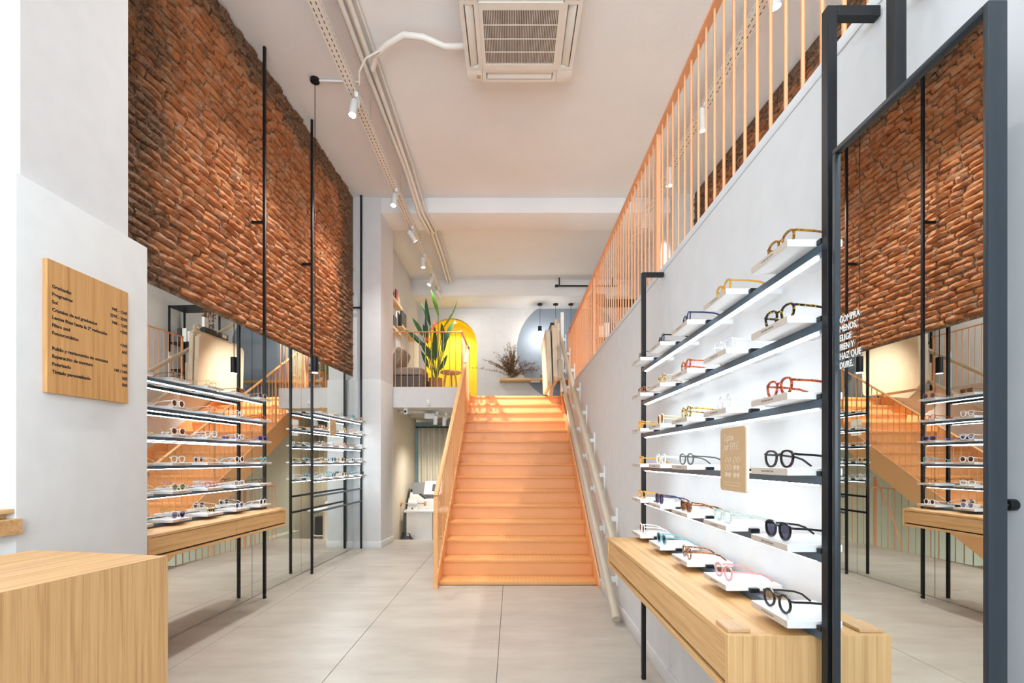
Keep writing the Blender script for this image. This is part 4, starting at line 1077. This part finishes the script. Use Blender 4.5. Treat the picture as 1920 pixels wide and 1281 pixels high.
cushion('seat_cushion', Matrix.Translation((0.03, 0.05, 0.315)), 0.27, 0.34, 0.085, FABRIC)
cushion('back_cushion', Matrix.Translation((-0.20, 0.05, 0.46)) @ Matrix.Rotation(R(-65), 4, 'Y'), 0.30, 0.33, 0.09, FABRIC)
# stool
so_ = thing('wooden_stool', 'small round wooden stool in front of the yellow niche', 'stool', (-1.07, 8.60, ZM))
MB().lathe([(0.16,0.0), (0.185,0.012), (0.185,0.034), (0.17,0.042)], 24).build('seat', WOODB_Z, so_, loc=(0,0,0.36))
for k in range(3):
    a = R(90+120*k); MB().tube([(0.09*math.cos(a), 0.09*math.sin(a), 0.36), (0.15*math.cos(a), 0.15*math.sin(a), 0)], 0.018, 8, r1=0.014).build('leg', WOODB_Z, so_)
# picture ledges on the lounge wall and their contents
def ledge(label, y0, y1, z):
    t = thing('picture_ledge', label, 'shelf', (-2.08, (y0+y1)/2, z), 0, 'pine picture ledges')
    MB().box(-2.129, -2.03, y0, y1, z, z+0.022).build('board', PINE_Y, t, bevel=0.001, seg=1, world=True)
    MB().box(-2.03, -2.015, y0, y1, z, z+0.05).build('lip', PINE_Y, t, bevel=0.001, seg=1, world=True)
ledge('upper pine ledge holding a red book, next to the pier', 8.0, 9.05, 4.02)
ledge('lower pine ledge next to the pier', 8.0, 9.0, 3.52)
ledge('pine ledge with dark frames, farther from the pier', 9.05, 10.2, 3.72)
def flatbox(name, label, cat, x0, x1, y0, y1, z0, z1, mat, tilt=0.0):
    o = MB().box((x0-x1)/2, (x1-x0)/2, (y0-y1)/2, (y1-y0)/2, 0, z1-z0).build(name, mat, None, bevel=0.002, seg=1)
    o.location = ((x0+x1)/2, (y0+y1)/2, z0); o.rotation_euler = (0, R(tilt), 0); return tag(o, label, cat)
flatbox('book', 'red book leaning on the upper pine ledge', 'book', -2.075, -2.05, 8.70, 8.82, 4.043, 4.30, RED)
flatbox('book', 'tan book beside the red one on the upper ledge', 'book', -2.075, -2.055, 8.84, 9.02, 4.043, 4.24, TAN)
flatbox('framed_picture', 'dark frame standing on the lower ledge near the pier', 'frame', -2.075, -2.055, 8.56, 8.78, 3.543, 3.80, DGREY)
flatbox('framed_picture', 'pale frame standing on the lower ledge near the pier', 'frame', -2.12, -2.10, 8.62, 8.9, 3.543, 3.84, TAN)
flatbox('framed_picture', 'large dark grey frame on the farther pine ledge', 'frame', -2.085, -2.05, 9.15, 9.55, 3.743, 4.08, DGREY)
spt = thing('succulent_pot', 'small green succulent in a pale pot on the upper ledge', 'plant', (-2.07, 8.52, 4.043))
MB().lathe([(0.024,0), (0.03,0.01), (0.034,0.08), (0.028,0.08)], 14).build('pot', GREYPL, spt)
for k in range(7):
    a = k*0.9; MB().tube([(0,0,0.07), (0.05*math.cos(a), 0.05*math.sin(a), 0.15)], 0.012, 5, r1=0.002).build('leaf', LEAF, spt)
dl = thing('downlight', 'small recessed downlight at the crown of the yellow niche', 'lamp', (AX+0.05, 11.55, AZ+AR-0.03))
MB().lathe([(0.05,0.0), (0.05,0.02)], 16).build('ring', WHITE_PL, dl); MB().lathe([(0.04,-0.006), (0.04,-0.0005)], 16).build('lamp', BULB, dl)
l = bpy.data.lights.new('downlight_light', 'SPOT'); l.energy = 50; l.spot_size = R(140); l.spot_blend = 0.8; l.color = (1,0.93,0.8); l.shadow_soft_size = 0.04
lo = bpy.data.objects.new('downlight_light', l); COL.objects.link(lo); lo.parent = dl; lo.location = (0,0,-0.03)
# black shelf unit on the mezzanine
su = thing('shelf_unit', 'black metal shelf unit with white boxes on the mezzanine', 'shelving', (2.0, 9.5, ZM))
for x in (-0.38, 0.38):
    for y in (-0.2, 0.2): MB().box(x-0.015, x+0.015, y-0.015, y+0.015, 0, 1.9).build('upright', BLACK, su)
for z in (0.12, 0.62, 1.15, 1.87): MB().box(-0.395, 0.395, -0.215, 0.215, z, z+0.025).build('shelf', BLACK, su)
for k in range(6):
    o = flatbox('storage_box', f'white box file on the black shelf unit, {N5[k] if k < 5 else "sixth"} from its left end', 'box', 1.66+0.11*k, 1.75+0.11*k, 9.40, 9.66, ZM+1.176, ZM+1.176+(0.30 if k % 3 else 0.24), WHITE_PL if k % 3 != 2 else DGREY)
o = flatbox('storage_box', 'low white box on the middle shelf of the black unit', 'box', 1.70, 2.0, 9.38, 9.62, ZM+0.646, ZM+0.80, WHITE_PL)
hp = thing('trailing_plant', 'dry trailing plant hanging beside the black shelf unit', 'plant', (1.60, 9.2, ZM+1.896))
MB().lathe([(0.06,0), (0.09,0.02), (0.10,0.12), (0.09,0.12)], 14).build('pot', DGREY, hp, loc=(0.1,0.25,0.0))
rnd = random.Random(9)
for k in range(9):
    x, y = rnd.uniform(-0.15,-0.03), rnd.uniform(-0.1,0.1); mb = MB(); ln = rnd.uniform(0.3, 0.75)
    mb.tube([(0.06,0.16,0.10), (x,y,0.06), (x,y,-ln)], 0.004, 4)
    for q in range(16):
        m = Matrix.Translation((x+rnd.uniform(-0.03,0.03), y+rnd.uniform(-0.03,0.03), 0.05-ln*rnd.random())) @ Euler((rnd.uniform(0,3), rnd.uniform(0,3), 0)).to_matrix().to_4x4()
        mb.add([m @ Vector(v) for v in ((-0.03,0,0), (0,0.018,0), (0.03,0,0), (0,-0.018,0))], [(0,1,2,3)])
    mb.build('vine', DRY, hp)

# ------------------------------------------------------------------ workshop under the lounge
ZW = -0.5
wbn = thing('work_bench', 'white workshop cabinet bench carrying the polishing machines', 'bench', (-1.45, 8.5, ZW))
MB().box(-1.76, -1.33, 8.20, 8.9, ZW, 0.40).build('cabinet', OFFW, wbn, bevel=0.004, world=True)
MB().box(-1.80, -1.05, 8.16, 8.95, 0.401, 0.432).build('worktop', WHITE_PL, wbn, bevel=0.003, world=True)
MB().box(-1.325, -1.29, 8.22, 8.9, ZW, 0.40).build('side_panel', PINE_Y, wbn, world=True)
MB().box(-1.289, -1.05, 8.84, 8.88, ZW, 0.40).build('back_panel', DGREY, wbn, world=True)
for z in (-0.3, -0.02): MB().box(-1.289, -1.07, 8.24, 8.84, z, z+0.02).build('shelf', OFFW, wbn, world=True)
flatbox('binder', 'dark binders on the upper workshop shelf', 'box', -1.27, -1.12, 8.28, 8.5, 0.001, 0.30, DGREY)
flatbox('binder', 'navy box on the lower workshop shelf', 'box', -1.27, -1.14, 8.28, 8.5, -0.279, -0.10, FR['navy'])
bgr_ = thing('bench_grinder', 'cream bench grinder with two felt wheels at the bench edge', 'grinder', (-1.66, 8.25, 0.433))
MB().tube([(-0.075,0,0.11), (-0.05,0,0.11), (0.05,0,0.11), (0.075,0,0.11)], 0.062, 16).build('motor', OFFW, bgr_, bevel=0.006)
MB().xprism([(-0.07,0), (0.07,0), (0.045,0.07), (-0.045,0.07)], -0.085, 0.085).build('foot', OFFW, bgr_)
MB().tube([(-0.2,0,0.11), (0.2,0,0.11)], 0.010, 8).build('shaft', CHROME, bgr_)
for x in (-0.2, 0.2): MB().tube([(x-0.014,0,0.11), (x+0.014,0,0.11)], 0.042, 16).build('felt_wheel', WOODB_Z, bgr_, bevel=0.004)
MB().box(-0.012, 0.012, -0.072, -0.066, 0.02, 0.045).build('switch', GREENINK, bgr_)
eg = thing('lens_edger', 'grey lens edging machine with a sloped white control panel', 'machine', (-1.50, 8.83, 0.433))
MB().xprism([(-0.2,0), (0.2,0), (0.2,0.40), (-0.02,0.44), (-0.2,0.25)], -0.30, 0.24).build('housing', GREYPL, eg, bevel=0.006)
MB().xprism([(-0.22,0.24), (-0.02,0.462), (0.02,0.445), (-0.2,0.22)], -0.05, 0.27).build('control_panel', WHITE_PL, eg, bevel=0.004)
MB().obox(Matrix.Translation((0.16,-0.125,0.352)) @ Matrix.Rotation(R(48),4,'X'), 0.07, 0.08, 0.004).build('screen', DGREY, eg)
hm = thing('lens_heater', 'cream rounded workshop machine behind the grinder', 'machine', (-1.60, 8.44, 0.433))
MB().yprism([(-0.16,0), (0.30,0), (0.36,0.10), (0.28,0.17), (0.10,0.17), (0.02,0.24), (-0.10,0.25), (-0.17,0.18)], -0.06, 0.1).build('housing', OFFW, hm, bevel=0.015, seg=3)
MB().yprism([(0.0,0.24), (0.10,0.18), (0.13,0.2), (0.03,0.27)], -0.04, 0.08).build('lid', DGREY, hm)
bt = thing('spray_bottle', 'clear plastic bottle with dark cap on the bench', 'bottle', (-1.755, 8.585, 0.433))
MB().lathe([(0.028,0), (0.032,0.01), (0.032,0.22), (0.013,0.28)], 14).build('body', WHITE_PL, bt); MB().lathe([(0.018,0.281), (0.018,0.33)], 12).build('cap', BLACK, bt)
bgk = thing('bag', 'black bag slumped on the floor beside the bench', 'bag', (-1.72, 8.05, ZW))
cushion_parent = ch
bm_ = MB().lathe([(0.02,0.0), (0.13,0.02), (0.16,0.25), (0.13,0.44), (0.06,0.52), (0.02,0.53)], 12); bm_.v = [(x*(1+0.12*math.sin(9*z+3*x)), y*0.7, z*(1+0.1*math.sin(5*x))) for x, y, z in bm_.v]; bm_.build('body', DGREY, bgk)
MB().tube([(-0.10,-0.05,0.44), (-0.04,-0.09,0.60), (0.06,-0.09,0.58), (0.10,-0.05,0.42)], 0.012, 6).build('strap', DGREY, bgk)
flatbox('waste_panel', 'narrow grey panel leaning by the workshop wall', 'panel', -1.86, -1.79, 8.5, 8.7, ZW, 0.30, GREYPL)
# curtain and its teal frame
cu = thing('curtain', 'cream eyelet curtain closing the workshop', 'curtain', (-1.2, 9.45, -0.45))
mb = MB(); nn = 120
for k in range(nn+1):
    x = -1.80+1.30*k/nn; y = 9.46+0.035*math.sin(k*0.62)
    mb.v += [(x, y, -0.45), (x, y, 1.93)]
for k in range(nn): mb.f.append((2*k, 2*k+2, 2*k+3, 2*k+1))
co = mb.build('cloth', CURTAIN, cu, world=True); sol = co.modifiers.new('thick', 'SOLIDIFY'); sol.thickness = 0.003
MB().tube([(-1.84,9.40,1.90), (-0.45,9.40,1.90)], 0.012, 8).build('rod', BLACK, cu, world=True)
for k in range(9): MB().tube([(-1.76+0.15*k,9.405+0.03*math.cos(t_),1.885+0.03*math.sin(t_)) for t_ in [2*math.pi*q/12 for q in range(13)]], 0.004, 5).build('eyelet', CHROME, cu, world=True)
df = MB().box(-1.868, -1.815, 9.50, 9.58, ZW, 2.0); df.box(-1.815, -0.5, 9.50, 9.58, 1.94, 2.0)
struct('door_1', df, TEAL, label='teal door frame behind the curtain')
sc_ = thing('security_camera', 'small white dome security camera under the lounge slab', 'camera', (-1.685, 7.80, 2.098))
MB().lathe([(0.02,-0.10), (0.034,-0.085), (0.036,-0.03), (0.03,0.0)], 16).build('housing', WHITE_PL, sc_); MB().tube([(0,-0.030,-0.055), (0,-0.042,-0.06)], 0.018, 12).build('eye', BLACK, sc_)
sn = thing('motion_sensor', 'small white motion sensor on the slab edge', 'sensor', (-1.315, 7.738, 2.13))
MB().box(-0.028, 0.028, -0.04, 0.0, 0.0, 0.09).build('housing', WHITE_PL, sn, bevel=0.008); MB().box(-0.008, 0.008, -0.043, -0.04, 0.02, 0.03).build('eye', BLACK, sn)
jb = flatbox('junction_box', 'white junction box on the workshop ceiling', 'box', -1.46, -1.28, 8.2, 8.35, 1.965, 2.05, WHITE_PL)
run_tube('workshop_conduit', 'beige conduit under the workshop ceiling', 'conduit', [(-1.86,8.12,2.07), (-1.50,8.12,2.07), (-1.36,8.4,2.07), (-1.24,8.6,2.05), (-0.95,8.9,2.03)], 0.016, CREAM)
for k, (x, y) in enumerate(((-1.22, 8.05), (-1.10, 8.25))):
    track_spot(['white spotlight in the workshop, left of the pair', 'white spotlight in the workshop, right of the pair'][k], (x, y, 2.06), (x-0.2, y+0.8, -0.3), 110, r=0.034, L_=0.15, group='workshop spotlights')

# lettering becomes plain mesh
bpy.context.view_layer.update()
dg = bpy.context.evaluated_depsgraph_get()
for o in [o for o in bpy.data.objects if o.type == 'FONT']:
    me = bpy.data.meshes.new_from_object(o.evaluated_get(dg)); mt = o.data.materials[0]
    if not me.materials: me.materials.append(mt)
    nm, pr, mw = o.name, o.parent, o.matrix_local.copy()
    bpy.data.objects.remove(o)
    q = link(nm, me, pr); q.matrix_local = mw
